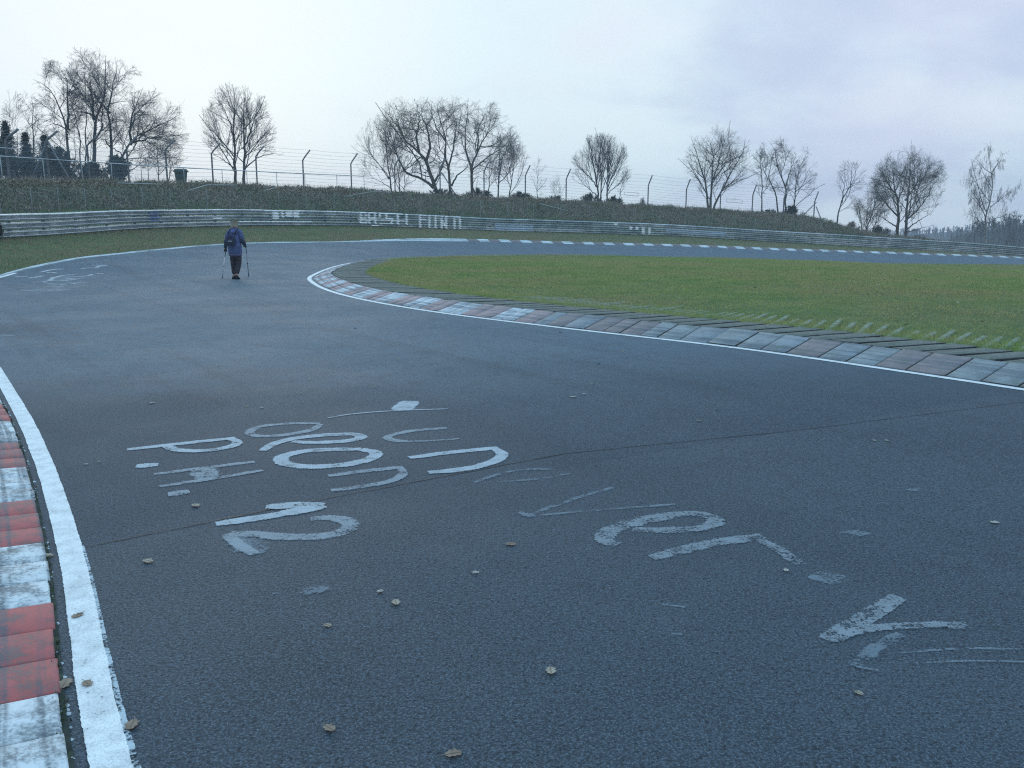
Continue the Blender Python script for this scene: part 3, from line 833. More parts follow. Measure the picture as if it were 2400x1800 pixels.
# ------------------------------------------------------------------ grass
def blades(n, X, Y, name, mat, h0, h1, w0, parent=None, lift=0.0):
    Z = H(X, Y) + lift
    dist = np.hypot(X, Y)
    sc_ = np.clip(dist / 22, 0.7, 2.4)
    hgt = rng.uniform(h0, h1, len(X)) * np.clip(sc_, 0.9, 1.5); wd = w0 * sc_ * rng.uniform(0.7, 1.3, len(X))
    a = rng.uniform(0, math.pi, len(X)); lx, ly = rng.normal(0, 0.5, len(X)) * hgt, rng.normal(0, 0.5, len(X)) * hgt
    Z = Z - 0.012
    V = np.stack([np.c_[X - wd * np.cos(a), Y - wd * np.sin(a), Z], np.c_[X + wd * np.cos(a), Y + wd * np.sin(a), Z], np.c_[X + lx, Y + ly, Z + hgt]], 1).reshape(-1, 3)
    return link(name, mesh_np(name, V, np.arange(len(V)).reshape(-1, 3)), mat, parent, kind='stuff')


def scatter_pixels(n, x0, x1, y0, y1):
    """even over the ground, thinning with distance"""
    X = rng.uniform(x0, x1, n); Y = rng.uniform(y0, y1, n)
    ok = (np.abs(X) < 0.62 * Y + 3) & (Y > 2)
    keep = rng.uniform(0, 1, n) < np.clip((22 / np.maximum(np.hypot(X, Y), 1))**1.1, 0, 1)
    ok &= keep
    return X[ok], Y[ok]


X, Y = scatter_pixels(2600000, -6, 46, 5, 63)
s_b, d_b = B.near(X, Y)
din = -d_b
tail = sm((s_b - s_at(B, B_c[5])) / 9)
prob = np.where(s_b < s_kend + 1, np.clip(sm((din - 1.6 + 0.5 * tail) / (2.0 - 1.2 * tail)) * 0.5 + 0.5 * (din > 1.74), 0, 1) * (din > 1.72), sm((din + 0.05) / 0.3))
ok = rng.uniform(0, 1, len(X)) < prob
X, Y = X[ok], Y[ok]
s_a, d_a = A.near(X, Y); ok = d_a < -6.0; X, Y = X[ok], Y[ok]
pat = np.sin(X * 0.9 + 2 * np.sin(Y * 0.5)) * np.sin(Y * 1.3 + 1.5 * np.sin(X * 0.7)) + 0.6 * np.sin(X * 3.1 + Y) * np.sin(Y * 3.7 - X * 1.2)
ok = rng.uniform(0, 1, len(X)) < 0.80 + 0.25 * pat; X, Y = X[ok], Y[ok]
blades(0, X, Y, 'infield_grass', M['blade'], 0.025, 0.07, 0.010)
# ragged turf growing up between and over the outer ends of the blocks
n_t = 42000
s_t = rng.uniform(s_at(B, B_c[2]) - 2, s_kend - 0.5, n_t); o_t = 1.62 + np.abs(rng.normal(0, 0.75, n_t))
P_t = B.off(s_t, -o_t); o_k = (o_t < 3.9) & (rng.uniform(0, 1, n_t) < np.clip(20 / np.hypot(P_t[:, 0], P_t[:, 1]), 0, 1))
X, Y, o_t = P_t[o_k, 0], P_t[o_k, 1], o_t[o_k]
tf = blades(0, X, Y, 'edge_turf', M['blade'], 0.03, 0.09, 0.009, lift=0.10 * np.clip((3.4 - o_t) / 1.7, 0, 1))
print('infield blades', len(X))
X, Y = scatter_pixels(1700000, -24, 62, 16, 88)
s_a, d_a = A.near(X, Y); s_r, d_r = Rl.near(X, Y)
ok = (d_a > np.where(s_a > sA_kerb - 6, 0.5, 0.16)) & (d_r < 0.6)
X, Y = X[ok], Y[ok]
blades(0, X, Y, 'verge_grass', M['verge'], 0.03, 0.11, 0.012)
print('verge blades', len(X))


# fallen leaves lying in the grass, too many and too small to count
def flakes(X, Y, Z, size, name, mat, tilt=0.5, kind='stuff', parent=None):
    n = len(X); a = rng.uniform(0, 6.28, n); s_ = size * rng.uniform(0.6, 1.4, n)
    u1 = np.c_[np.cos(a), np.sin(a), rng.normal(0, tilt, n)]; u2 = np.c_[-np.sin(a), np.cos(a), rng.normal(0, tilt, n)]
    P = np.c_[X, Y, Z]
    V = np.stack([P - u1 * s_[:, None], P - u2 * s_[:, None] * .55, P + u1 * s_[:, None], P + u2 * s_[:, None] * .55], 1).reshape(-1, 3)
    return link(name, mesh_np(name, V, np.arange(len(V)).reshape(-1, 4)), mat, parent, kind=kind)


X, Y = scatter_pixels(9000, -24, 62, 8, 88)
s_a, d_a = A.near(X, Y); s_b, d_b = B.near(X, Y); s_r, d_r = Rl.near(X, Y)
ok = ((d_a > 0.6) & (d_r < 0)) | ((d_b < -1.0) & (d_a < -4) & (rng.uniform(0, 1, len(X)) < 0.22))
X, Y = X[ok], Y[ok]
flakes(X, Y, H(X, Y) + 0.07, 0.035, 'leaf_litter', M['litter'], 0.3)

# ------------------------------------------------------------------ bank behind the rail: brambles
nb = 235000
s_ = rng.uniform(s_at(Rl, Rt[0]), s_at(Rl, Rt[-2]), nb)
dT = np.interp(s_, Ts, Td)
dd = rng.uniform(0.35, 1, nb) * (dT + 2.2)
P2 = Rl.off(s_, dd); Zg = H(P2[:, 0], P2[:, 1])
cx_ = P2[:, 0] * 0.55 + 3 * np.sin(P2[:, 1] * 0.21); cy_ = P2[:, 1] * 0.55
lump = 0.5 + 0.2 * np.sin(cx_ * 1.9 + 1.3) * np.sin(cy_ * 2.3) + 0.2 * np.sin(cx_ * 4.1) * np.sin(cy_ * 3.7 + 2) + 0.22 * np.sin(cx_ * 11 + 2 * np.sin(cy_ * 3)) * np.sin(cy_ * 9 + 2 * np.sin(cx_ * 4))
hb = (0.05 + 0.42 * np.clip(lump, 0, 1.2)) * np.clip((dd - 0.35) / 0.8, 0.15, 1)
px_ = project(np.c_[P2, Zg])[0]
okb = (px_ > -150) & (px_ < 2560)
tw = rng.uniform(0, 1, nb) < 0.86
ii = okb & tw
flakes(P2[ii, 0], P2[ii, 1], Zg[ii] + hb[ii] * rng.uniform(0, 1, ii.sum())**0.6, 0.048, 'bramble_thicket', M['bramble'], 0.7)
ii = np.where(okb & ~tw)[0]
n = len(ii)
L = rng.uniform(0.25, 0.8, n) * (0.5 + 0.6 * lump[ii]); b0 = np.c_[P2[ii], Zg[ii]]
dr = np.c_[rng.normal(0, .5, n), rng.normal(0, .5, n), np.ones(n)]; dr /= np.linalg.norm(dr, axis=1)[:, None]
side_ = np.c_[np.ones(n), np.zeros(n), np.zeros(n)] * 0.006
tip = b0 + dr * L[:, None]
Vq = np.stack([b0 - side_, b0 + side_, tip + side_ * .5, tip - side_ * .5], 1).reshape(-1, 3)
link('dry_stalks', mesh_np('dry_stalks', Vq, np.arange(len(Vq)).reshape(-1, 4)), M['stalk'], kind='stuff')

# ------------------------------------------------------------------ guard rail
rail = link('guardrail', None, label='long three-tier galvanised steel crash barrier curving round behind the road', cat='guardrail')
PROF = [(0.0, 0.0), (0.030, 0.072), (0.062, 0.112), (0.088, 0.118), (0.104, 0.095), (0.120, 0.022), (0.138, 0.0), (0.150, 0.006), (0.176, 0.070), (0.206, 0.112), (0.232, 0.118), (0.252, 0.112), (0.270, 0.080), (0.284, 0.02), (0.288, 0.0)]
PROF = np.array(PROF)       # (height from the lower edge, depth towards the road)
TIER = [(0.02, 0.01), (0.336, 0.326), (0.65, 0.64)]
r0s, r1s = s_at(Rl, Rt[0]), s_at(Rl, W(60, 84.3))


def rail_pt(s, h, dep):
    """point on the rail's road side face; h above the ground at the rail"""
    s = np.asarray(s, float); h = np.broadcast_to(h, s.shape); dep = np.broadcast_to(dep, s.shape)
    p = Rl.off(s, -(dep + 0.05)); z = np.interp(s, Rl.S, Rz)
    return np.stack([p[..., 0], p[..., 1], z + h], -1)


def beam(s0, s1, hb_, name, mat, dz=0.0, parent=rail, prof=PROF, lift=0.0, n=5):
    s = np.linspace(s0, s1, n)
    V = []
    for (hh_, dd_) in prof: V.append(rail_pt(s, hb_ + hh_ + dz, dd_ + lift))
    for (hh_, dd_) in prof[::-1]: V.append(rail_pt(s, hb_ + hh_ + dz, dd_ + lift - 0.004))
    V = np.array(V); nr = len(V)
    V = np.concatenate([V, V[:1]], 0)
    return link(name, mesh_np(name, V.reshape(-1, 3), grid_faces(nr + 1, n), False), mat, parent)


for ti, (hb_, _) in enumerate(TIER):
    s = r0s - [0, 1.3, 2.6][ti]
    while s < r1s:
        dz = rng.normal(0, 0.006)
        beam(s, s + 3.99, hb_, 'rail_beam', M['galv'] if rng.random() < 0.6 else M['galv_green'], dz, lift=rng.uniform(0, 0.006))
        s += 4.0
s = r0s
while s < r1s:
    p = Rl.off(np.array([s]), np.array([0.0]))[0]; z = float(np.interp(s, Rl.S, Rz)); t = Rl.tan(np.array([s]))[0]
    Mx = Matrix(((t[0], -t[1], 0), (t[1], t[0], 0), (0, 0, 1)))
    m = MB().box((p[0], p[1], z + 0.42), (0.1, 0.09, 1.0), Mx)
    link('rail_post', m.mesh('rail_post'), M['rail_post'], rail)
    s += 2.0

# sprayed lettering on the rail: every stroke follows the corrugated face
SR = np.linspace(r0s, r1s, 900)
PXR = project(rail_pt(SR, 0.5, 0.06))[0]
def srail(px): return float(np.interp(px, PXR, SR))
FULL = []
for hb_, _ in TIER:
    for (a, b) in PROF: FULL.append((hb_ + a, b))
FULL = np.array(FULL)


def spray(px0, px1, h0, h1, mat='white_spray', slant=0.0, name='sprayed_stroke', sub=4):
    """a patch of paint between two pixel columns and two heights on the face"""
    wpx = 0.9 if name == 'sprayed_stroke' else 0
    a, b = srail(px0 - wpx), srail(px1 + wpx)
    hs = FULL[(FULL[:, 0] >= h0 - 1e-6) & (FULL[:, 0] <= h1 + 1e-6)]
    if len(hs) < 2: return
    n = max(2, min(12, int((b - a) / 0.25) + 2))
    V = []
    for hh_, dd_ in hs:
        t = (hh_ - h0) / max(h1 - h0, 1e-6)
        V.append(rail_pt(np.linspace(a, b, n) + slant * t, hh_ - 0.001, dd_ + 0.013))
    V = np.array(V)
    link(name, mesh_np(name, V.reshape(-1, 3), grid_faces(len(hs), n)), M[mat], rail)


def k3(u_): return 780 + u_ * 0.1808
T0, T1, T2, T3 = 0.0, 0.32, 0.63, 0.95
for x in (352, 0):                          # B
    if x:
        spray(k3(350), k3(368), 0.2, T3); spray(k3(368), k3(425), 0.86, T3); spray(k3(368), k3(425), 0.50, 0.60); spray(k3(366), k3(430), 0.2, 0.30); spray(k3(418), k3(436), 0.62, 0.88); spray(k3(420), k3(438), 0.28, 0.52)
spray(k3(458), k3(476), 0.2, 0.93); spray(k3(472), k3(545), 0.86, T3); spray(k3(538), k3(556), 0.2, 0.93); spray(k3(474), k3(540), 0.50, 0.62)      # A
spray(k3(685), k3(703), 0.60, 0.93); spray(k3(600), k3(618), 0.60, 0.93)
spray(k3(600), k3(770), 0.86, T3); spray(k3(685), k3(770), 0.54, 0.64); spray(k3(752), k3(770), 0.24, 0.56); spray(k3(600), k3(770), 0.20, 0.28)    # S
spray(k3(785), k3(900), 0.86, T3); spray(k3(832), k3(852), 0.2, 0.9)                                                             # T
spray(k3(945), k3(963), 0.2, T3)                                                                                                 # I
spray(k3(335), k3(930), 0.44, 0.52); spray(k3(500), k3(575), 0.06, 0.14)
for a, b, h0, h1 in ((1120, 1138, 0.02, 0.92), (1138, 1205, 0.56, 0.66), (1138, 1205, 0.86, T3),          # F
                     (1240, 1258, 0.02, 0.92), (1320, 1338, 0.02, 0.92), (1250, 1330, 0.02, 0.10),         # U
                     (1398, 1416, 0.02, 0.92), (1458, 1478, 0.02, 0.92),                                   # N
                     (1566, 1584, 0.02, 0.92), (1638, 1656, 0.02, 0.88), (1575, 1648, 0.02, 0.08), (1575, 1645, 0.84, T3)):  # D
    spray(k3(a), k3(b), h0, h1)
spray(k3(1418), k3(1440), 0.40, 0.62, slant=-0.1); spray(k3(1436), k3(1458), 0.22, 0.44, slant=-0.1); spray(k3(1410), k3(1426), 0.60, 0.86, slant=-0.1)
for a, b, h0, h1 in ((671, 684, 0.56, 0.9), (688, 700, 0.5, 0.9), (640, 652, 0.4, 0.86), (660, 664, 0.5, 0.9), (500, 520, 0.44, 0.54), (430, 520, 0.18, 0.24), (560, 730, 0.24, 0.30), (440, 505, 0.02, 0.1)):
    spray(a, b, h0, h1)
for a, b, h0, h1 in ((1476, 1481, 0.4, 0.66), (1490, 1495, 0.4, 0.66), (1505, 1510, 0.1, 0.62), (1520, 1524, 0.1, 0.62), (1480, 1492, 0.05, 0.12), (1508, 1520, 0.02, 0.1), (1528, 1545, 0.02, 0.1), (1440, 1446, 0.7, 0.9)):
    spray(a, b, h0, h1)
spray(350, 372, 0.35, 0.9, 'blue_spray', name='sprayed_patch'); spray(1160, 1250, 0.04, 0.58, 'pale_spray', name='sprayed_patch'); spray(1560, 1700, 0.3, 0.6, 'pale_spray', name='sprayed_patch')

# ------------------------------------------------------------------ fences on the bank
def ground_pt(px, D):
    x = (px - 1200) / F * D * 0.983
    return np.array([x, D, hz(x, D)])


TX = np.array([project(p)[0][0] for p in Tp]); TD = np.array([p[1] for p in Tp])
def Dbank(px, extra=0.0): return float(np.interp(px, TX, TD)) + extra


fence = link('barbed_fence', None, label='tall wire fence with cranked posts along the top of the bank', cat='fence')
posts = [(-55, 306), (38, 304), (130, 308), (224, 318), (315, 322), (404, 328), (510, 336), (612, 343), (720, 352), (831, 360), (932, 366), (1037, 372), (1139, 379), (1235, 388), (1330, 396), (1426, 403), (1521, 411), (1610, 420), (1690, 427), (1765, 433), (1838, 441), (1910, 449)]
lines = []
for i, (px, ytop) in enumerate(posts):
    D = Dbank(px, 0.9)
    b0 = ground_pt(px - 4, D)
    top = at(px + 6, ytop, D)
    bend = at(px - 3, ytop + 24, D)
    bend = b0 + np.array([0, 0, bend[2] - b0[2]])
    tip = np.array([top[0] + 0.05, D - 0.15, top[2]])
    MBp = MB().tube([b0 - [0, 0, 0.4], b0 + [0, 0, 0.5], bend, bend * 0.75 + tip * 0.25 + [0.0, 0, 0.03], tip], 0.055 if i > 2 else 0.065, 6)
    link('fence_post', MBp.mesh('fence_post', True), M['fence_post'], fence)
    lines.append((b0, bend, tip))
for j in range(12):
    P = []
    for (b0, bend, tip) in lines:
        if j < 9: q = b0 + (bend - b0) * (0.12 + j * 0.11)
        else: q = bend + (tip - bend) * ((j - 8) / 3)
        P.append(q + [0, -0.05, 0])
    P = np.array(P)
    Q = []
    for i in range(len(P) - 1):
        for k in range(4):
            t = k / 4; Q.append(P[i] * (1 - t) + P[i + 1] * t - [0, 0, 0.05 * 4 * t * (1 - t)])
    Q.append(P[-1])
    link('wire', MB().tube(Q, 0.0065, 3).mesh('wire'), M['wire'], fence)
# chain-link panels in the left bays
for i in range(0, 5):
    (b0, t0, _), (b1, t1, _) = lines[i], lines[i + 1]
    L = np.linalg.norm(b1 - b0); hgt = min(t0[2] - b0[2], t1[2] - b1[2]) * 0.98
    PA = []
    for k in range(int((L + hgt) / 0.09)):
        for sg in (1, -1):
            a = k * 0.09
            u0, v0 = (a, 0) if a <= L else (L, a - L)
            u1, v1 = (a - hgt, hgt) if a - hgt >= 0 else (0, a)
            if sg < 0: u0, u1 = L - u0, L - u1
            PA.append([b0 + (b1 - b0) * (u0 / L) + [0, 0, v0], b0 + (b1 - b0) * (u1 / L) + [0, 0, v1]])
    PA = np.array(PA); Vt, Qt = tubes(PA, np.full(PA.shape[:2], 0.0032), 3)
    link('wire_mesh', mesh_np('wire_mesh', Vt, Qt), M['mesh_blue'], fence)['kind'] = 'stuff'
# braces at the corner posts
def brace(px, dx1, zt, name='brace'):
    D = Dbank(px, 0.9); b0 = ground_pt(px, D); q = ground_pt(px + dx1, D - 0.25)
    link(name, MB().tube([q - [0, 0, 0.2], b0 + [0, 0, zt]], 0.045, 6).mesh(name, True), M['fence_post'], fence)
brace(130, -58, 2.3); brace(130, 55, 2.3); brace(1037, -30, 2.0); brace(1037, 42, 2.0); brace(1910, -42, 1.9); brace(1910, 22, 1.5)

hand = link('pipe_railing', None, label='thin steel pipe handrail on short posts along the left top of the bank', cat='railing')
hp = [(-60, 362), (0, 366), (217, 380), (398, 391), (506, 397), (714, 407), (853, 413)]
Pp = [at(x, y, Dbank(x, 0.2)) for x, y in hp]
link('top_pipe', MB().tube(catmull(Pp, step=1.5), 0.03, 6).mesh('top_pipe', True), M['galv'], hand)
for x in (0, 100, 190, 260, 330, 430, 520, 578, 648, 714, 789, 853):
    D = Dbank(x, 0.2); y = np.interp(x, [p[0] for p in hp], [p[1] for p in hp]); t = at(x, y, D); b = np.array([t[0], t[1], hz(t[0], t[1]) - 0.3])
    link('railing_post', MB().tube([b, t], 0.022, 6).mesh('railing_post', True), M['fence_pale'], hand)
link('top_pipe', MB().tube([at(-60, 342, 42), at(38, 349, 43.5)], 0.03, 6).mesh('top_pipe', True), M['galv'], hand)

mesh_f = link('mesh_fence', None, label='low chain-link fence of thin posts just behind the crash barrier', cat='fence')
mp = [-30, 60, 130, 190, 250, 310, 378, 439, 520, 571, 616, 680, 744, 810, 876, 948, 1010, 1075, 1144, 1205, 1263, 1326, 1392, 1450, 1501, 1560, 1620, 1675, 1732, 1785, 1836, 1887, 1940]
mt_y = np.interp(mp, [0, 400, 800, 1200, 1600, 2000], [440, 440, 452, 472, 496, 528])
nodes = []
for px, yt in zip(mp, mt_y):
    s = srail(px) if px > PXR[0] else r0s
    p = Rl.off(np.array([s]), np.array([0.9]))[0]; gz_ = hz(*p)
    top = at(px, yt, p[1])[2]
    top = max(top, gz_ + 1.2)
    b = np.array([p[0], p[1], gz_ - 0.2]); t = np.array([p[0], p[1], top])
    link('fence_post', MB().tube([b, t], 0.017, 5).mesh('fence_post', True), M['fence_dull'], mesh_f)
    nodes.append((b + [0, 0, 0.2], t))
for i in range(len(nodes) - 1):
    (b0, t0), (b1, t1) = nodes[i], nodes[i + 1]
    L = np.linalg.norm(b1 - b0); hgt = min(t0[2] - b0[2], t1[2] - b1[2])
    nd = int((L + hgt) / 0.11)
    PA = []
    for k in range(nd):
        for sg in (1, -1):
            a = k * 0.11
            u0, v0 = (a, 0) if a <= L else (L, a - L)
            u1, v1 = (a - hgt, hgt) if a - hgt >= 0 else (0, a)
            if sg < 0: u0, u1 = L - u0, L - u1
            P0 = b0 + (b1 - b0) * (u0 / L) + [0, 0, v0]; P1 = b0 + (b1 - b0) * (u1 / L) + [0, 0, v1]
            PA.append([P0, P1])
    PA = np.array(PA)
    Vt, Qt = tubes(PA, np.full(PA.shape[:2], 0.0022), 3)
    link('wire_mesh', mesh_np('wire_mesh', Vt, Qt), M['wire'], mesh_f)['kind'] = 'stuff'
for (xa, ya, xb, yb) in ((275, 429, 378, 432), (439, 447, 488, 433), (488, 433, 555, 434), (617, 447, 647, 440), (812, 460, 874, 449), (874, 449, 918, 451), (1265, 477, 1330, 494)):
    def q3(x, y):
        s = srail(x); p = Rl.off(np.array([s]), np.array([0.85]))[0]; return at(x, y, p[1])
    link('brace_pipe', MB().tube([q3(xa, ya), q3(xb, yb)], 0.028, 6).mesh('brace_pipe', True), M['fence_pale'], mesh_f)

# two empty sign frames standing in the wire fence
for (x0, y0, x1, y1, lab) in ((1463, 450, 1496, 457, 'small empty frame in the wire fence right of the fan-shaped tree'), (1703, 466, 1740, 473, 'small tilted empty frame in the wire fence right of the forked tree')):
    D = Dbank(x0, 1.0)
    c = [at(x0, y0, D), at(x1, y0 + 3, D), at(x1, y1 + 3, D), at(x0, y1, D)]
    e = link('sign_frame', None, label=lab, cat='frame')
    for i in range(4): link('frame_bar', MB().tube([c[i], c[(i + 1) % 4]], 0.014, 4).mesh('frame_bar'), M['wire'], e)

# litter bin on the bank
D = Dbank(432, 1.6); bc = ground_pt(432, D)
bt = at(432, 396, D)[2] - bc[2]
be = link('litter_bin', None, label='dark green rubbish bin with a wide lid on the bank left of the twin-trunk tree', cat='bin')
be.location = tuple(bc)
def frus(z0, z1, r0, r1, name, rot=0.3):
    m = MB(); V = []
    for (z, r) in ((z0, r0), (z1, r1)):
        for k in range(8):
            a = rot + k * math.pi / 4 + (0.1 if k % 2 else -0.1); V.append((r * math.cos(a) * 1.05, r * math.sin(a), z))
    Fq = [(k, (k + 1) % 8, 8 + (k + 1) % 8, 8 + k) for k in range(8)] + [tuple(range(8))[::-1], tuple(range(8, 16))]
    m.add(V, Fq); return link(name, m.mesh(name), M['bin'], be)
frus(0.0, bt * 0.84, 0.27, 0.38, 'bin_body'); frus(bt * 0.845, bt * 0.90, 0.46, 0.47, 'rim'); frus(bt * 0.902, bt, 0.44, 0.34, 'lid')


# ------------------------------------------------------------------ trees
def resample(P, n):
    P = np.array(P, float); L = np.r_[0, np.cumsum(np.linalg.norm(np.diff(P, axis=0), axis=1))]
    s = np.linspace(0, L[-1], n)
    return np.stack([np.interp(s, L, P[:, k]) for k in range(3)], 1)


def ray_env(P, d, C, Rd):
    q = (P - C) / Rd; e = d / Rd
    a = (e**2).sum(1); b = (q * e).sum(1); c = (q**2).sum(1) - 1
    disc = b * b - a * c
    t = np.where(disc > 0, (-b + np.sqrt(np.maximum(disc, 0))) / a, 0)
    return np.maximum(t, 0)


def grow(P, Rr, cnt, t0, ang, f, env, Kc, trop, wob, rmin, rr=0.62, fill=1.0, thin=True):
    """children of all branches at once"""
    n, Kp, _ = P.shape
    idx = np.repeat(np.arange(n), cnt)
    m = len(idx)
    tt = t0 + (0.98 - t0) * ((np.tile(np.arange(cnt), n) + rng.uniform(0, 1, m)) / cnt)
    x = tt * (Kp - 1); i0 = np.minimum(x.astype(int), Kp - 2); fr = (x - i0)[:, None]
    O = P[idx, i0] * (1 - fr) + P[idx, i0 + 1] * fr
    T = P[idx, i0 + 1] - P[idx, i0]; T /= np.linalg.norm(T, axis=1)[:, None] + 1e-9
    r_at = Rr[idx, i0] * (1 - fr[:, 0]) + Rr[idx, i0 + 1] * fr[:, 0]
    rv = rng.normal(0, 1, (m, 3)); rv -= (rv * T).sum(1)[:, None] * T; rv /= np.linalg.norm(rv, axis=1)[:, None] + 1e-9
    a = np.clip(rng.normal(ang, 0.18, m), 0.15, 1.6)[:, None]
    d = T * np.cos(a) + rv * np.sin(a)
    d[:, 2] += trop * 0.5; d /= np.linalg.norm(d, axis=1)[:, None]
    te = ray_env(O, d, *env) * fill
    plen = np.linalg.norm(np.diff(P, axis=1), axis=2).sum(1)[idx]
    L0 = plen * f * (1.05 - 0.5 * tt) * rng.uniform(0.6, 1.3, m)
    L = np.minimum(L0, te * rng.uniform(0.55, 1.18, m)); L = np.maximum(L, np.minimum(L0, 1.0) * 0.35)
    ch = np.empty((m, Kc, 3)); ch[:, 0] = O
    cur = d.copy()
    for k in range(1, Kc):
        cur = cur + rng.normal(0, wob, (m, 3)); cur[:, 2] += trop / Kc
        cur /= np.linalg.norm(cur, axis=1)[:, None]
        ch[:, k] = ch[:, k - 1] + cur * (L / (Kc - 1))[:, None]
    r0 = np.clip(np.minimum(r_at * rr, 0.0085 * L + rmin), rmin, None)
    R2 = r0[:, None] * (1 - np.linspace(0, 1, Kc)[None, :] * 0.65)
    R2 = np.maximum(R2, rmin * 0.7)
    if thin:
        keep = rng.uniform(0, 1, m) < np.clip(plen / (plen.mean() * 1.15), 0.22, 1)
        ch, R2 = ch[keep], R2[keep]
    return ch, R2


def tree(name, label, D, base_px, stems, env, counts=(14, 8, 6, 3), mats=('bark_dark', 'twig_dark'), r=0.13, ang=(0.98, 0.72, 0.55, 0.48), trop=(0.22, 0.08, 0.0, 0.0),
         t0=0.17, rmin=0.0042, wob=0.10, cat='tree', group=None, f=(1.35, 0.58, 0.6, 0.8), depth=0.8, spread=True, leafy=None):
    """stems: list of (relative radius, [(px,py)...]); first stem starts at the ground; env: crown in pixels (cx, cy, rx, ry)"""
    base = ground_pt(base_px, D)
    root = link(name, None, label=label, cat=cat, group=group)
    root.location = tuple(base)
    sP, sR = [], []
    for (rel, pp) in stems:
        dz = rng.uniform(-1, 1, 1)[0] * depth
        Q = [at(x, y, D) for x, y in pp]
        Q = [q + np.array([0, dz * (k / max(1, len(Q) - 1)), 0]) for k, q in enumerate(Q)]
        if pp[0][1] > 400 and rel > 0 and abs(Q[0][2] - base[2]) < 2.0:
            gzz = hz(Q[0][0], Q[0][1]); Q = [np.array([Q[0][0] + 0.02, Q[0][1], gzz - 0.2])] + Q
        q = resample(Q, 14)
        q[1:-1] += rng.normal(0, 0.03, (12, 3))
        sP.append(q)
        r0 = r * abs(rel); rad = r0 * (1 - np.linspace(0, 1, 14) * 0.95); rad[0] *= 1.25
        sR.append(rad)
    SP, SR_ = np.array(sP), np.array(sR)
    C = at(env[0], env[1], D); Rd = np.array([env[2], 0.85 * env[2], env[3]]) / F * D * 0.99
    Rd[1] = max(Rd[1], 0.6)
    E = (C, Rd)
    V, Q = tubes(SP - base, SR_, 7)
    link('trunk', mesh_np('trunk', V, Q, True), M[mats[0]], root)
    Vs, Qs, off = [], [], 0
    P, Rr = SP, SR_
    nl = len(counts)
    for lv, c in enumerate(counts):
        Kc = (7, 5, 4, 2, 2)[lv]
        P, Rr = grow(P, Rr, c, t0 if lv == 0 else 0.15, ang[lv], f[lv], E, Kc, trop[lv], wob * (1.0 if lv < 2 else 1.3), rmin * (1.6, 1.25, 1.0, 0.85, .8)[lv])
        V, Q = tubes(P - base, Rr, (5, 4, 3, 3, 3)[lv], off)
        off += len(V); Vs.append(V); Qs.append(Q)
    link('crown', mesh_np('crown', np.concatenate(Vs), np.concatenate(Qs), False), M[mats[1]], root)
    if leafy:
        nL, size, mt, (lx, ly, lr) = leafy
        c = at(lx, ly, D); q = rng.normal(0, 0.45, (nL, 3)) * (lr / F * D) + c - base
        flakes(q[:, 0], q[:, 1], q[:, 2], size, 'leaf_clump', M[mt], 0.7, kind='stuff', parent=root)
    return root


# left group
DL = 58
tree('bare_tree', 'tallest bare tree of the left group, its ivy-clad straight trunk forking high up', DL, 219,
     [(1, [(219, 425), (219, 393), (218, 317), (220, 274), (238, 221), (239, 154), (238, 128)]), (-.55, [(220, 280), (212, 240), (207, 212), (198, 168)]), (-.45, [(219, 330), (240, 300), (238, 250), (252, 190)]), (-.4, [(219, 270), (195, 262), (165, 258), (140, 262)])],
     (222, 235, 78, 118), (16, 11, 7, 4), r=0.16, trop=(0.3, 0.1, 0.0, 0), ang=(0.95, .8, .7, .6))
tree('bare_tree', 'bare tree right of the tallest one with a crooked trunk kinking left then right', DL + 1.5, 262,
     [(1, [(264, 425), (260, 380), (266, 306), (258, 265), (269, 222), (282, 169), (286, 150)]), (-.5, [(258, 265), (243, 245), (228, 228), (210, 200)]), (-.5, [(262, 350), (250, 330), (242, 322)])],
     (283, 248, 74, 112), (16, 9, 6, 4), r=0.14, trop=(0.15, 0.0, -0.1, 0), ang=(1.05, .8, .7, .6))
tree('bare_tree', 'bare tree whose long limbs arch out to the far left of the left group', DL - 1, 162,
     [(1, [(163, 425), (162, 354), (160, 306), (139, 239), (117, 202), (84, 188)]), (-.7, [(160, 306), (163, 250), (162, 221), (167, 198), (150, 158)]), (-.4, [(160, 310), (140, 292), (115, 290), (95, 300)])],
     (140, 258, 64, 112), (15, 11, 7, 4), r=0.12, trop=(0.2, 0.05, -0.05, 0), ang=(0.9, .75, .7, .6))
tree('bare_tree', 'two thin upright stems between the tallest tree and the arching one', DL + 0.5, 197,
     [(1, [(200, 425), (197, 339), (199, 252), (193, 204), (190, 180)]), (.9, [(190, 425), (189, 317), (178, 270), (167, 235), (158, 190)]), (.6, [(177, 425), (176, 330), (178, 290)])],
     (185, 265, 45, 110), (7, 6, 5, 2), r=0.07, ang=(0.9, .75, .7, .6), trop=(0.2, 0.1, 0, 0))
tree('bare_tree', 'low leaning tree spreading far to the right of the left group', DL + 3, 300,
     [(1, [(284, 425), (285, 372), (310, 334), (328, 317), (369, 300), (401, 284)]), (-.8, [(306, 340), (308, 310), (315, 284), (328, 240), (329, 217)]), (-.6, [(310, 334), (345, 328), (385, 318), (415, 312)]), (-.4, [(290, 365), (270, 345), (255, 325)])],
     (352, 305, 86, 90), (17, 12, 7, 4), r=0.12, trop=(0.15, -0.05, -0.1, 0), ang=(0.9, .8, .7, .6), depth=1.5)
tree('bare_tree', 'slim bare tree with a whip-like tip behind the two dark conifers', DL - 4, 78,
     [(1, [(78, 425), (78, 317), (77, 250), (76, 218)]), (.6, [(40, 425), (38, 300), (30, 262)]), (.5, [(20, 425), (18, 320), (16, 260)])], (62, 310, 58, 96), (12, 8, 6, 2), r=0.07, ang=(0.9, .75, .7, .6))
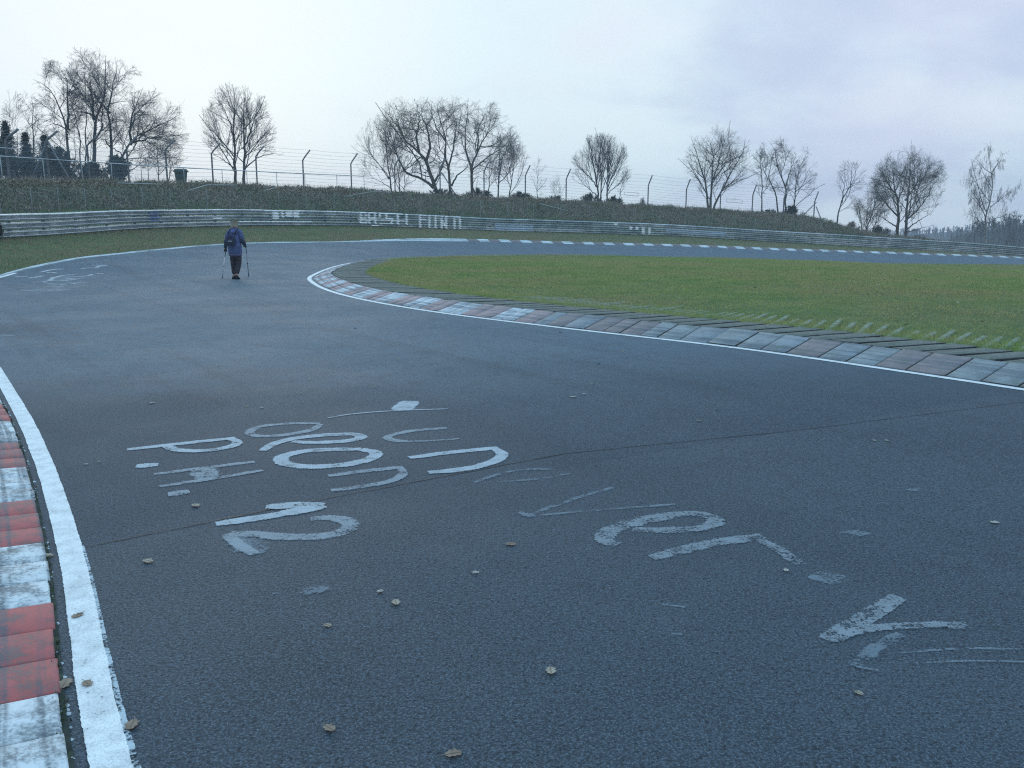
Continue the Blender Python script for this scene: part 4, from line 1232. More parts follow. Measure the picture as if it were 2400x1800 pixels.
tree('bare_tree', 'tangled thin saplings between the left group and the dark bin', DL + 2, 380,
     [(1, [(372, 430), (370, 360), (372, 300)]), (.9, [(345, 430), (348, 380), (352, 330)]), (.9, [(396, 430), (400, 370), (398, 320)]), (.7, [(415, 430), (414, 380)])], (378, 365, 52, 65), (8, 8, 5, 2), r=0.045, ang=(0.9, .75, .7, .6))
tree('bare_tree', 'symmetrical bare tree on two parallel trunks standing alone', 64, 561,
     [(1, [(553, 437), (550, 340), (550, 297), (553, 253), (553, 210)]), (1, [(571, 437), (571, 360), (568, 282), (569, 225), (566, 200)]), (-.5, [(550, 345), (540, 300), (524, 261), (503, 232)]), (-.55, [(571, 350), (580, 320), (595, 275), (610, 240)]),
      (-.45, [(571, 400), (600, 370), (640, 358), (665, 362)]), (-.4, [(551, 395), (520, 372), (492, 358)]), (-.4, [(552, 370), (520, 330), (488, 300), (480, 285)]), (-.4, [(571, 375), (605, 330), (632, 300)])],
     (560, 308, 86, 110), (13, 8, 6, 3), r=0.125, ang=(0.75, .6, .55, .5), trop=(0.35, 0.15, 0.0, 0), wob=0.09)
# centre clump
DC = 76
tree('oak_tree', 'big gnarled tree in the middle clump, its trunk leaning left with a low snaking limb', DC, 1024,
     [(1, [(1026, 462), (1024, 457), (1014, 421), (998, 375), (982, 356), (952, 333), (933, 287), (925, 262)]), (-.65, [(998, 378), (1008, 343), (1000, 294), (985, 268), (965, 248)]), (-.6, [(1016, 440), (1000, 424), (985, 418), (952, 405), (933, 375), (917, 326), (905, 290)]),
      (-.5, [(1019, 425), (1034, 401), (1044, 369), (1042, 345)]), (-.5, [(982, 356), (975, 320), (985, 280), (975, 250)]), (-.35, [(990, 365), (965, 385), (950, 395)])],
     (968, 338, 102, 112), (13, 8, 7, 4), ('bark_brown', 'twig_brown'), r=0.21, wob=0.24, ang=(1.0, .8, .65, .55), leafy=(1500, 0.045, 'ivy', (952, 300, 46)))
tree('oak_tree', 'middle tree of the clump with wavy upright limbs and a short low fork', DC + 1, 1055,
     [(1, [(1056, 462), (1055, 450), (1053, 408), (1044, 362), (1044, 320), (1031, 278), (1025, 245)]), (-.6, [(1050, 395), (1058, 365), (1063, 336), (1070, 287), (1055, 245)]), (-.6, [(1058, 436), (1070, 412), (1092, 395), (1104, 365)]), (-.5, [(1044, 330), (1022, 300), (1012, 265), (1015, 240)])],
     (1046, 325, 78, 102), (13, 8, 7, 4), ('bark_brown', 'twig_brown'), r=0.15, wob=0.22, ang=(1.0, .8, .65, .55))
tree('oak_tree', 'right-hand large tree of the middle clump with limbs fanning to the right', DC - 1, 1105,
     [(1, [(1106, 462), (1105, 450), (1105, 392), (1092, 362), (1089, 310), (1096, 261), (1090, 240)]), (-.65, [(1105, 392), (1122, 349), (1145, 310), (1174, 287)]), (-.5, [(1105, 400), (1140, 372), (1180, 345), (1200, 325)]), (-.5, [(1118, 355), (1122, 300), (1140, 262)])],
     (1128, 340, 92, 108), (14, 9, 7, 4), ('bark_brown', 'twig_brown'), r=0.15, wob=0.2, ang=(1.0, .8, .65, .55))
tree('bare_tree', 'feathery multi-stemmed tree at the left end of the middle clump', DC, 915,
     [(1, [(918, 460), (917, 447), (910, 392), (904, 343), (900, 300)]), (.8, [(937, 460), (936, 450), (934, 400), (938, 350)]), (.6, [(949, 460), (949, 450), (947, 400), (950, 360)]), (-.5, [(912, 420), (885, 380), (860, 350)]), (-.4, [(915, 440), (880, 420), (850, 410)])],
     (893, 365, 66, 92), (10, 8, 6, 3), r=0.085, wob=0.1, ang=(0.65, .6, .6, .5), trop=(.4, .3, .1, 0))
tree('bare_tree', 'feathery multi-stemmed tree at the right end of the middle clump', DC + 1, 1180,
     [(1, [(1167, 462), (1167, 457), (1171, 375), (1165, 320)]), (.8, [(1194, 462), (1193, 457), (1206, 388), (1204, 340)]), (.7, [(1145, 460), (1145, 453), (1148, 400), (1145, 360)]), (-.5, [(1168, 430), (1200, 400), (1225, 370)])],
     (1184, 388, 58, 78), (10, 8, 6, 3), r=0.08, wob=0.12, ang=(0.65, .6, .6, .5), trop=(.4, .3, .1, 0))
tree('sapling', 'thin sapling just right of the middle clump', 77, 1260, [(1, [(1260, 467), (1259, 420), (1261, 376)])], (1260, 418, 24, 48), (14, 6, 4), r=0.035, ang=(.8, .7, .6))
tree('sapling', 'smaller thin sapling left of the fan-shaped tree', 78, 1311, [(1, [(1311, 467), (1312, 440), (1310, 412)]), (.7, [(1300, 467), (1298, 430)])], (1308, 435, 20, 30), (12, 5, 4), r=0.03, ang=(.8, .7, .6))
tree('bare_tree', 'fan-shaped bare tree of many straight stems rising from dark shrubs', 80, 1408,
     [(1, [(1404, 478), (1402, 473), (1401, 436), (1392, 397), (1386, 352), (1375, 322)]), (.8, [(1410, 478), (1408, 465), (1408, 408), (1405, 352), (1408, 318)]), (.9, [(1424, 480), (1423, 470), (1423, 408), (1423, 352), (1425, 330)]), (-.6, [(1401, 440), (1382, 415), (1364, 397), (1342, 372)]),
      (-.6, [(1424, 440), (1440, 405), (1448, 380), (1457, 363)]), (-.5, [(1403, 460), (1370, 435), (1345, 425)]), (-.4, [(1423, 455), (1460, 425), (1478, 415)])],
     (1408, 398, 74, 82), (13, 8, 6, 2), r=0.10, wob=0.08, ang=(0.5, .5, .5, .5), trop=(.6, .3, .1, 0))
tree('sapling', 'small bushy sapling at the right foot of the fan-shaped tree', 80, 1453, [(1, [(1451, 482), (1451, 478), (1457, 436), (1466, 402)])], (1462, 430, 28, 42), (12, 7, 5), r=0.045, ang=(.7, .6, .6))
tree('bare_tree', 'V-shaped forked tree with several pale limbs, taller of the right-hand trees', 84, 1667,
     [(1, [(1666, 495), (1665, 487), (1670, 422), (1672, 366), (1664, 324)]), (.9, [(1662, 495), (1660, 480), (1650, 414), (1633, 361), (1619, 318)]), (.85, [(1670, 495), (1674, 482), (1695, 442), (1717, 400), (1745, 352), (1750, 325)]), (-.55, [(1671, 420), (1692, 361), (1700, 318)]), (-.45, [(1652, 420), (1630, 400), (1612, 390)]),
      (-.4, [(1695, 442), (1720, 425), (1745, 410)])],
     (1680, 382, 78, 84), (13, 8, 7, 4), ('bark_green', 'twig_brown'), r=0.14, wob=0.15, ang=(0.85, .75, .65, .55), trop=(.3, .1, 0, 0))
tree('bare_tree', 'slender reddish tree first in the row right of the forked tree', 85, 1785, [(1, [(1784, 502), (1784, 495), (1785, 422), (1779, 375), (1782, 350)])], (1785, 405, 36, 62), (20, 9, 6, 2), ('bark_brown', 'twig_brown'), r=0.08, wob=0.15)
tree('bare_tree', 'crooked tree second in the row right of the forked tree', 86, 1820, [(1, [(1823, 500), (1822, 490), (1818, 459), (1799, 419), (1805, 380), (1813, 345)]), (-.5, [(1800, 420), (1785, 395), (1780, 372)])], (1803, 388, 40, 62), (14, 8, 6, 3), ('bark_green', 'twig_brown'), r=0.09, wob=0.22)
tree('bare_tree', 'taller twisting tree third in the row right of the forked tree', 85, 1842, [(1, [(1843, 502), (1842, 492), (1841, 436), (1824, 397), (1818, 352), (1802, 330)]), (-.6, [(1841, 438), (1855, 397), (1858, 366), (1848, 345)])], (1832, 388, 48, 68), (15, 9, 6, 3), ('bark_brown', 'twig_brown'), r=0.11, wob=0.2)
tree('bare_tree', 'tree at the right end of the row, branches reaching right over the braced post', 86, 1862, [(1, [(1863, 500), (1862, 481), (1863, 436), (1871, 397), (1883, 369)]), (-.5, [(1864, 450), (1885, 430), (1900, 420)])], (1878, 410, 38, 64), (17, 8, 6, 3), ('bark_dark', 'twig_dark'), r=0.09, wob=0.12, ang=(0.7, .6, .6, .5))
tree('bare_tree', 'thin leaning tree by itself at the end of the bank', 87, 1962, [(1, [(1960, 530), (1962, 521), (1973, 476), (1993, 440), (2010, 415), (2015, 380)]), (-.6, [(1973, 476), (1976, 437), (1965, 406)]), (-.5, [(1993, 440), (1998, 410), (2000, 385)])], (1992, 438, 46, 62), (10, 7, 5, 3), r=0.095, wob=0.14, ang=(0.7, .7, .6, .5))
tree('linden_tree', 'broad dense bare tree with two thick reddish trunks behind the barrier', 90, 2112,
     [(1, [(2103, 562), (2103, 553), (2108, 508), (2107, 472), (2099, 436), (2098, 390)]), (.9, [(2122, 562), (2121, 553), (2121, 508), (2123, 463), (2127, 408), (2127, 370)]), (-.5, [(2108, 510), (2080, 480), (2060, 450), (2050, 420)]), (-.5, [(2121, 520), (2155, 490), (2180, 460), (2195, 430)]),
      (-.4, [(2121, 540), (2160, 515), (2195, 495)]), (-.4, [(2105, 535), (2075, 515), (2048, 500)]), (-.4, [(2122, 470), (2150, 430), (2165, 390)]), (-.4, [(2106, 465), (2082, 425), (2070, 385)]), (-.35, [(2121, 545), (2165, 535), (2200, 528)])],
     (2128, 432, 88, 90), (15, 10, 7, 3), ('bark_brown', 'twig_green'), r=0.20, wob=0.13, ang=(0.85, .7, .6, .5), trop=(.25, .1, 0, 0))
tree('bare_shrub_tree', 'lower greenish multi-stemmed tree leaning on the left of the broad dense tree', 88, 2035,
     [(1, [(2030, 558), (2030, 540), (2045, 500), (2060, 450), (2062, 425)]), (.9, [(2025, 558), (2022, 535), (2015, 490), (2010, 470)]), (.8, [(2040, 558), (2050, 530), (2068, 490)]), (.8, [(2028, 558), (2032, 500), (2035, 450)])],
     (2042, 490, 46, 74), (16, 9, 6, 3), ('bark_green', 'twig_green'), r=0.08, wob=0.16, ang=(0.7, .7, .6, .5))
tree('birch_tree', 'tall airy birch with a pale trunk and drooping twigs at the far right', 92, 2311,
     [(1, [(2311, 590), (2311, 575), (2311, 508), (2322, 481), (2331, 436), (2324, 381), (2327, 330)]), (-.5, [(2311, 510), (2295, 480), (2282, 450), (2272, 430)]), (-.45, [(2322, 485), (2350, 462), (2378, 440)]), (-.4, [(2328, 410), (2310, 395), (2295, 370)]), (-.4, [(2328, 400), (2345, 375), (2352, 360)]), (-.4, [(2311, 530), (2285, 510), (2255, 495)]), (-.4, [(2311, 525), (2340, 510), (2380, 500)])],
     (2322, 440, 68, 112), (10, 9, 8, 4), ('birch', 'twig_brown'), r=0.12, wob=0.12, ang=(0.8, .8, .5, .3), trop=(.15, -0.9, -2.6, -3.0), f=(.55, .45, .7, .9))


def shrub(label, px, D, wpx, hpx, mat='ivy', n=2600, twigs='twig_dark', name='shrub', leaf=0.045):
    b = ground_pt(px, D); sx = wpx / F * D; szz = hpx / F * D
    root = link(name, None, label=label, cat='shrub'); root.location = tuple(b)
    ns = 26
    a = rng.uniform(0, 6.28, ns); rr = rng.uniform(0, 1, ns)
    tips = np.c_[np.cos(a) * rr * sx * .95, np.sin(a) * rr * sx * .7, szz * (1.02 - 0.55 * rr**2) * rng.uniform(.75, 1.15, ns)]
    st = np.c_[np.cos(a) * rr * sx * .3, np.sin(a) * rr * sx * .3, np.full(ns, -.05)]
    P = np.stack([st * (1 - t) + tips * t + rng.normal(0, .02, (ns, 3)) * t + [0, 0, 0.12 * szz * math.sin(t * 3)] for t in np.linspace(0, 1, 6)], 1)
    Rr = np.broadcast_to(np.linspace(0.016, 0.006, 6), (ns, 6))
    V1, Q1 = tubes(P, Rr, 4)
    C = np.array([0, 0, szz * .45]); E = (C, np.array([sx, sx * .8, szz * .65]))
    P2_, R2_ = grow(P, Rr, 9, .2, .7, .5, E, 4, .2, .15, .005)
    V2, Q2 = tubes(P2_, R2_, 3, len(V1))
    link('stems', mesh_np('stems', np.r_[V1, V2], np.r_[Q1, Q2]), M[twigs], root)
    if n:
        k = rng.integers(0, len(P2_), n); t = rng.integers(0, 4, n)
        q = P2_[k, t] + rng.normal(0, 0.05, (n, 3))
        flakes(q[:, 0], q[:, 1], q[:, 2], leaf, 'foliage', M[mat], .8, kind=None, parent=root)
    return root


for (lab, px, D, wp, hp_, n_l) in (
        ('dark bushy shrub at the left picture edge on the bank', 10, 46, 54, 92, 8000),
        ('dark shrub under the tallest bare trees, left of the ladder-like brace', 80, 49, 56, 58, 8000),
        ('dark shrub behind the braced corner post', 150, 51, 58, 78, 8000),
        ('dark shrub under the ivy-clad trunk', 222, 54, 56, 50, 8000),
        ('dark shrub right of the crooked trunk, left of the dark bin', 285, 56, 44, 66, 7000),
        ('low evergreen shrub at the foot of the gnarled tree', 1035, 73.5, 38, 22, 2500),
        ('low evergreen shrub between the two right trees of the middle clump', 1120, 74.5, 38, 24, 2500),
        ('wide low shrub right of the middle clump', 1215, 75.5, 42, 20, 2500),
        ('dark shrub at the left foot of the fan-shaped tree', 1382, 78.5, 30, 26, 2500),
        ('dark shrub at the right foot of the fan-shaped tree', 1438, 79, 26, 22, 2500),
        ('low dark shrub on the bank left of the small twiggy bush', 1300, 78, 34, 18, 1500),
        ('olive shrub under the row of four trees', 1856, 83.5, 32, 26, 2500),
        ('olive shrub under the slender reddish tree', 1800, 83, 34, 14, 1500)):
    shrub(lab, px, D, wp, hp_, n=n_l)
shrub('small twiggy leafless bush between two fence posts on the bank', 1504, 79.5, 9, 24, n=0)
shrub('brown shrub behind the barrier below the leaning tree', 1995, 84.5, 34, 22, n=1500, mat='bramble')
shrub('dark green shrub behind the barrier left of the broad tree', 2060, 86, 34, 24, n=2500)
shrub('dark shrub behind the barrier right of the broad tree', 2150, 88, 34, 14, n=2000)
p = rail_pt(np.array(srail(6)), 0.0, 0.0)
bush = shrub('scrubby dark bush growing in front of the barrier at the left picture edge', 6, 31.5, 12, 40, n=1600, leaf=0.03)
bush.location = (p[0] + 0.1, p[1] - 0.45, hz(p[0] + 0.1, p[1] - 0.45) - 0.02)


def conifer(label, px, D, ytop, wpx):
    b = ground_pt(px, D); top = at(px, ytop, D)[2] - b[2]; wr = wpx / F * D
    root = link('conifer', None, label=label, cat='conifer'); root.location = tuple(b)
    link('trunk', MB().tube([(0, 0, -.2), (0, 0, top * .5), (0.02, 0, top)], [.09, .05, .01], 6).mesh('trunk', True), M['bark_dark'], root)
    nb_ = 260
    t = rng.uniform(0.08, 0.99, nb_)**0.9; a = rng.uniform(0, 6.28, nb_)
    L = wr * 1.25 * (1.04 - t) * rng.uniform(.35, 1.2, nb_) + .05
    P = np.stack([np.c_[np.cos(a) * L * u_, np.sin(a) * L * u_, t * top + L * (0.25 * u_ - 0.45 * u_ * u_)] for u_ in np.linspace(0, 1, 5)], 1)
    V1, Q1 = tubes(P, np.broadcast_to(np.linspace(.014, .005, 5), (nb_, 5)), 3)
    link('branches', mesh_np('branches', V1, Q1), M['twig_dark'], root)
    n = 9000; k = rng.integers(0, nb_, n); u_ = rng.uniform(0.1, 1, n) * 4; i0 = np.minimum(u_.astype(int), 3); fr = (u_ - i0)[:, None]
    q = P[k, i0] * (1 - fr) + P[k, i0 + 1] * fr + rng.normal(0, .06, (n, 3))
    flakes(q[:, 0], q[:, 1], q[:, 2], 0.04, 'needles', M['conifer'], .6, kind=None, parent=root)


conifer('dark blue-green conifer nearest the left picture edge', 36, 50, 286, 40)
conifer('narrow dark conifer second from the left picture edge', 80, 51, 312, 30)
conifer('pointed dark conifer right behind the braced corner post', 124, 52, 318, 36)

# ------------------------------------------------------------------ far hills with woods
def hill(pts_, D, depth, name, zlow):
    xs = np.array([p[0] for p in pts_]); ys = np.array([p[1] for p in pts_])
    px = np.linspace(xs[0], xs[-1], 60); py = np.interp(px, xs, ys)
    rows = []
    for k, t in enumerate(np.linspace(0, 1, 9)):
        hgt = math.sin(t * math.pi * 0.5) if t <= 1 else 1
        q = np.array([at(x, y, D) for x, y in zip(px, py)]); top = q[:, 2]
        Dk = D - depth * (1 - t)
        row = np.c_[q[:, 0] * (1 if True else 1), np.full(60, Dk), zlow + (top - zlow) * hgt + rng.normal(0, .25, 60) * (0 < t < 1)]
        rows.append(row)
    for k in range(1, 4):
        q = rows[8].copy(); q[:, 1] = D + depth * k * .5; q[:, 2] = zlow + (rows[8][:, 2] - zlow) * (1 - k / 3.0); rows.append(q)
    V = np.array(rows)
    return link(name, mesh_np(name, V.reshape(-1, 3), grid_faces(len(rows), 60), True), M['hill'], kind='structure'), V[:9]


def woods(V, n, hgt, name, mat, tw=0.05, nt=16, bias=1.0):
    r, c = V.shape[:2]
    i = rng.uniform(0, 1, n)**bias * (r - 1.001); j = rng.uniform(0, c - 1.001, n)
    i0, j0 = i.astype(int), j.astype(int); fi, fj = (i - i0)[:, None], (j - j0)[:, None]
    B0 = V[i0, j0] * (1 - fi) * (1 - fj) + V[i0 + 1, j0] * fi * (1 - fj) + V[i0, j0 + 1] * (1 - fi) * fj + V[i0 + 1, j0 + 1] * fi * fj
    h_ = hgt * rng.uniform(.7, 1.2, n)
    segs = [np.stack([B0, B0 + np.c_[np.zeros((n, 2)), h_]], 1)]; rad = [np.broadcast_to([tw * 2.0, tw * .6], (n, 2))]
    for k in range(nt):
        t = rng.uniform(.25, .98, n); a = rng.uniform(0, 6.28, n); L = h_ * .38 * (1.15 - t) + .2
        s0 = B0 + np.c_[np.zeros((n, 2)), h_ * t]; s1 = s0 + np.c_[np.cos(a) * L * .7, np.sin(a) * L * .7, L * rng.uniform(.4, 1.0, n)]
        segs.append(np.stack([s0, s1], 1)); rad.append(np.broadcast_to([tw, tw * .6], (n, 2)))
    P = np.concatenate(segs); Rr = np.concatenate(rad)
    Vt, Qt = tubes(P, Rr, 3)
    link(name, mesh_np(name, Vt, Qt), M[mat], kind='stuff')


h1, V1 = hill([(1930, 562), (2060, 552), (2130, 549), (2200, 546), (2280, 538), (2350, 526), (2460, 515), (2600, 505), (2900, 500)], 420, 160, 'far_hill', -32)
woods(V1, 2400, 3.0, 'far_wood', 'wood_far', 0.12, 10, 0.8)
h2, V2 = hill([(2215, 572), (2240, 556), (2262, 545), (2320, 540), (2370, 530), (2440, 522), (2600, 512), (2900, 508)], 190, 60, 'near_hill', -22)
woods(V2, 1300, 2.8, 'near_wood', 'wood_near', 0.04, 20, 0.8)

# ------------------------------------------------------------------ damp evening air
hm = bpy.data.materials.new('haze'); hm.use_nodes = True; hm.node_tree.nodes.clear()
pv = hm.node_tree.nodes.new('ShaderNodeVolumePrincipled'); ho = hm.node_tree.nodes.new('ShaderNodeOutputMaterial')
pv.inputs['Color'].default_value = (0.80, 0.90, 1.0, 1); pv.inputs['Density'].default_value = 0.0012; pv.inputs['Anisotropy'].default_value = 0.2
hm.node_tree.links.new(pv.outputs[0], ho.inputs['Volume'])
link('haze', MB().box((0, 290, 1), (900, 640, 60)).mesh('haze'), hm, kind='stuff')

# ------------------------------------------------------------------ the walker
def skin(name, verts, edges, radii, mat, parent, sub=2, root=0, loc=None, smooth=True):
    me = bpy.data.meshes.new(name + '_skeleton'); me.from_pydata([tuple(v) for v in verts], edges, []); me.update()
    o = bpy.data.objects.new(name + '_tmp', me); COL.objects.link(o)
    mod = o.modifiers.new('skin', 'SKIN'); mod.use_smooth_shade = True; mod.branch_smoothing = 0.6
    lay = me.skin_vertices[0].data
    for i, r in enumerate(radii):
        lay[i].radius = (r, r) if np.isscalar(r) else r
        lay[i].use_root = (i == root)
    ss = o.modifiers.new('sub', 'SUBSURF'); ss.levels = sub; ss.render_levels = sub
    dg = bpy.context.evaluated_depsgraph_get(); dg.update()
    m2 = bpy.data.meshes.new_from_object(o.evaluated_get(dg)); m2.name = name
    bpy.data.objects.remove(o); bpy.data.meshes.remove(me)
    m2.materials.clear()
    if smooth: m2.polygons.foreach_set('use_smooth', [True] * len(m2.polygons))
    return link(name, m2, mat, parent)


M['skin'] = mottled('skin', (0.42, 0.27, 0.21), (0.38, 0.24, 0.19), 20, 0.6)
M['hair'] = mottled('hair', (0.26, 0.235, 0.17), (0.17, 0.155, 0.115), 40, 0.9, 0.2, (0.34, 0.32, 0.25), 120)
M['jacket'] = mottled('jacket_cloth', (0.058, 0.088, 0.200), (0.075, 0.105, 0.225), 9, 0.75, 0.3, (0.03, 0.04, 0.085), 30)
M['hood'] = mottled('hood_cloth', (0.10, 0.12, 0.30), (0.13, 0.15, 0.34), 12, 0.75, 0.3)
M['sleeve'] = mottled('dark_sleeve', (0.028, 0.040, 0.075), (0.040, 0.055, 0.095), 12, 0.8)
M['hem'] = mottled('jacket_hem', (0.085, 0.085, 0.15), (0.10, 0.10, 0.17), 12, 0.8)
M['trousers'] = mottled('trouser_cloth', (0.024, 0.024, 0.032), (0.040, 0.036, 0.042), 10, 0.85)
M['black'] = mottled('black_rubber', (0.012, 0.012, 0.016), (0.022, 0.022, 0.028), 20, 0.7)
M['pack'] = mottled('backpack_cloth', (0.016, 0.022, 0.05), (0.028, 0.034, 0.065), 14, 0.8)
M['reflect'] = mottled('reflective_band', (0.5, 0.55, 0.6), (0.6, 0.65, 0.7), 20, 0.5)
M['pole_white'] = mottled('pole_white', (0.75, 0.78, 0.8), (0.65, 0.68, 0.7), 20, 0.5)
M['pole_grey'] = mottled('pole_grey', (0.35, 0.38, 0.42), (0.45, 0.48, 0.5), 20, 0.5)

pb = hit(555, 654)
per = link('person', None, label='person seen from behind in a blue jacket, walking up the road with two poles', cat='person')
per.location = tuple(pb)
per.rotation_euler = (0, 0, R_(-3))
# skeleton, person faces +Y; x to the picture's right
J = {}
vs = [(0, 0, .93), (0, .01, 1.12), (0, .03, 1.30), (0, .04, 1.42), (0, .055, 1.50), (0, .07, 1.585), (0.0, .075, 1.665),                # 0 pelvis..6 crown
      (-.10, 0, .90), (-.095, .05, .50), (-.075, .02, .09), (-.075, .10, .035),                                                     # 7..10 left leg (forward)
      (.10, 0, .90), (.09, .02, .49), (.065, -.16, .10), (.07, -.08, .035),                                                        # 11..14 right leg (behind)
      (-.17, .03, 1.385), (-.235, -.02, 1.12), (-.285, -.01, .87),                                                                 # 15..17 left arm
      (.17, .03, 1.385), (.235, .00, 1.12), (.215, .20, .98)]                                                                      # 18..20 right arm
ed = [(0, 1), (1, 2), (2, 3), (3, 4), (4, 5), (5, 6), (0, 7), (7, 8), (8, 9), (9, 10), (0, 11), (11, 12), (12, 13), (13, 14), (3, 15), (15, 16), (16, 17), (3, 18), (18, 19), (19, 20)]
ra = [(.14, .11), (.13, .10), (.15, .11), (.11, .08), .052, .078, .062, .085, .058, .04, .035, .085, .058, .04, .035, .06, .045, .03, .06, .045, .03]
body = skin('body', vs, ed, ra, M['skin'], per, 2, 0)
skin('trousers', [(0, 0, .88), (-.09, 0, .86), (-.09, .05, .50), (-.075, .025, .12), (.09, 0, .86), (.085, .02, .49), (.065, -.15, .14)],
     [(0, 1), (1, 2), (2, 3), (0, 4), (4, 5), (5, 6)], [(.13, .09), .10, .088, .068, .105, .088, .066], M['trousers'], per, 2, 0)
skin('jacket', [(0, 0, .62), (0, .0, .92), (0, .01, 1.12), (0, .03, 1.28), (0, .04, 1.40), (-.165, .03, 1.37), (-.235, -.02, 1.13), (.165, .03, 1.37), (.235, .0, 1.13), (0, .05, 1.50)],
     [(0, 1), (1, 2), (2, 3), (3, 4), (4, 5), (5, 6), (4, 7), (7, 8), (4, 9)], [(.235, .20), (.215, .18), (.19, .15), (.205, .14), (.15, .11), .088, .072, .088, .072, (.085, .085)], M['jacket'], per, 2, 0)
skin('sleeve', [(-.225, -.01, 1.17), (-.245, -.02, 1.08), (-.285, -.01, .88)], [(0, 1), (1, 2)], [.074, .07, .048], M['sleeve'], per, 2, 0)
skin('sleeve', [(.225, 0, 1.17), (.245, .0, 1.08), (.218, .19, .985)], [(0, 1), (1, 2)], [.074, .07, .048], M['sleeve'], per, 2, 0)
skin('jacket_hem', [(0, 0, .62), (0, 0, .80)], [(0, 1)], [(.24, .205), (.222, .185)], M['hem'], per, 2, 0)
skin('hood', [(-.085, -.095, 1.37), (0, -.125, 1.34), (.085, -.095, 1.37), (0, -.06, 1.44)], [(0, 1), (1, 2), (1, 3)], [.075, .095, .07, .075], M['hood'], per, 2, 1)
skin('hair', [(0, .045, 1.54), (0, .045, 1.61), (0, .06, 1.67)], [(0, 1), (1, 2)], [.068, .092, .07], M['hair'], per, 2, 1)
for sx_, (hx, hy, hz_) in ((-1, (-.29, -.005, .84)), (1, (.215, .235, .965))):
    V_, E_, R2 = [(hx, hy, hz_ + .045), (hx, hy, hz_), (hx, hy, hz_ - .035)], [(0, 1), (1, 2)], [.034, .042, .038]
    gl = skin('glove', V_, E_, R2, M['black'], per, 1, 1)
    for k in range(4):       # fingers curled round the pole grip
        z = hz_ + .025 - k * .021; ln = (.9, 1.0, .95, .8)[k]
        skin('finger', [(hx - sx_ * .02, hy + .015, z), (hx - sx_ * .028, hy + .05 * ln, z - .004), (hx + sx_ * .01, hy + .062 * ln, z - .008), (hx + sx_ * .024, hy + .035, z - .008)], [(0, 1), (1, 2), (2, 3)], [.0105, .010, .0095, .009], M['black'], gl, 1, 0)
    skin('thumb', [(hx - sx_ * .02, hy, hz_ + .03), (hx - sx_ * .035, hy + .03, hz_ + .04), (hx - sx_ * .02, hy + .058, hz_ + .042)], [(0, 1), (1, 2)], [.012, .011, .010], M['black'], gl, 1, 0)
for (x, y, pitch) in ((-.075, .05, 0), (.067, -.13, .5)):
    m = MB()
    Mx = Matrix.Rotation(-pitch * .5, 3, 'X')
    prof = [(-.12, .045, .075), (-.06, .045, .09), (.02, .05, .07), (.10, .048, .05), (.15, .03, .03)]
    V_ = []
    for (yy, ww_, hh_) in prof:
        for (xx, zz) in ((-ww_, 0), (ww_, 0), (ww_ * .9, hh_ * .7), (ww_ * .5, hh_), (-ww_ * .5, hh_), (-ww_ * .9, hh_ * .7)):
            q = Mx @ Vector((xx, yy, zz)); V_.append((q.x + x, q.y + y, q.z + .004 + (.02 if pitch else 0)))
    Fq = [(a * 6 + k, a * 6 + (k + 1) % 6, a * 6 + 6 + (k + 1) % 6, a * 6 + 6 + k) for a in range(4) for k in range(6)] + [tuple(range(6))[::-1], tuple(range(24, 30))]
    m.add(V_, Fq); link('shoe', m.mesh('shoe', True), M['black'], per)
# face (turned away from the camera)
for sx_ in (-1, 1):
    link('ear', MB().tube([(sx_ * .082, .06, 1.56), (sx_ * .092, .05, 1.585), (sx_ * .082, .05, 1.61)], [.008, .016, .008], 6).mesh('ear', True), M['skin'], per)
    link('eye', MB().tube([(sx_ * .03, .148, 1.60), (sx_ * .03, .156, 1.60)], [.011, .008], 8).mesh('eye', True), M['black'], per)
link('nose', MB().tube([(0, .14, 1.61), (0, .168, 1.575), (0, .15, 1.565)], [.008, .014, .008], 6).mesh('nose', True), M['skin'], per)
link('mouth', MB().tube([(-.022, .148, 1.54), (0, .155, 1.538), (.022, .148, 1.54)], .005, 6).mesh('mouth', True), M['hem'], per)


def to_world(v): return pb + np.array(Matrix.Rotation(R_(-3), 3, 'Z') @ Vector(v))


bp = link('backpack', None, label='small dark rucksack worn on the walker\'s back below the hood', cat='backpack')
bp.location = tuple(pb); bp.rotation_euler = (0, 0, R_(-3))
skin('bag', [(-.03, -.205, .98), (-.03, -.21, 1.12), (-.03, -.18, 1.26)], [(0, 1), (1, 2)], [(.135, .075), (.145, .085), (.11, .06)], M['pack'], bp, 2, 1)
link('pocket', MB().box((-.03, -.30, 1.02), (.17, .03, .13)).mesh('pocket'), M['pack'], bp)
link('reflective_band', MB().box((-.02, -.306, 1.105), (.11, .02, .016)).mesh('reflective_band'), M['reflect'], bp)
for sx_ in (-1, 1):
    link('strap', MB().tube([(sx_ * .09 - .02, -.13, 1.28), (sx_ * .11, -.10, 1.40), (sx_ * .115, .02, 1.465), (sx_ * .11, .16, 1.36), (sx_ * .12, .16, 1.2)], .014, 5).mesh('strap', True), M['black'], bp)
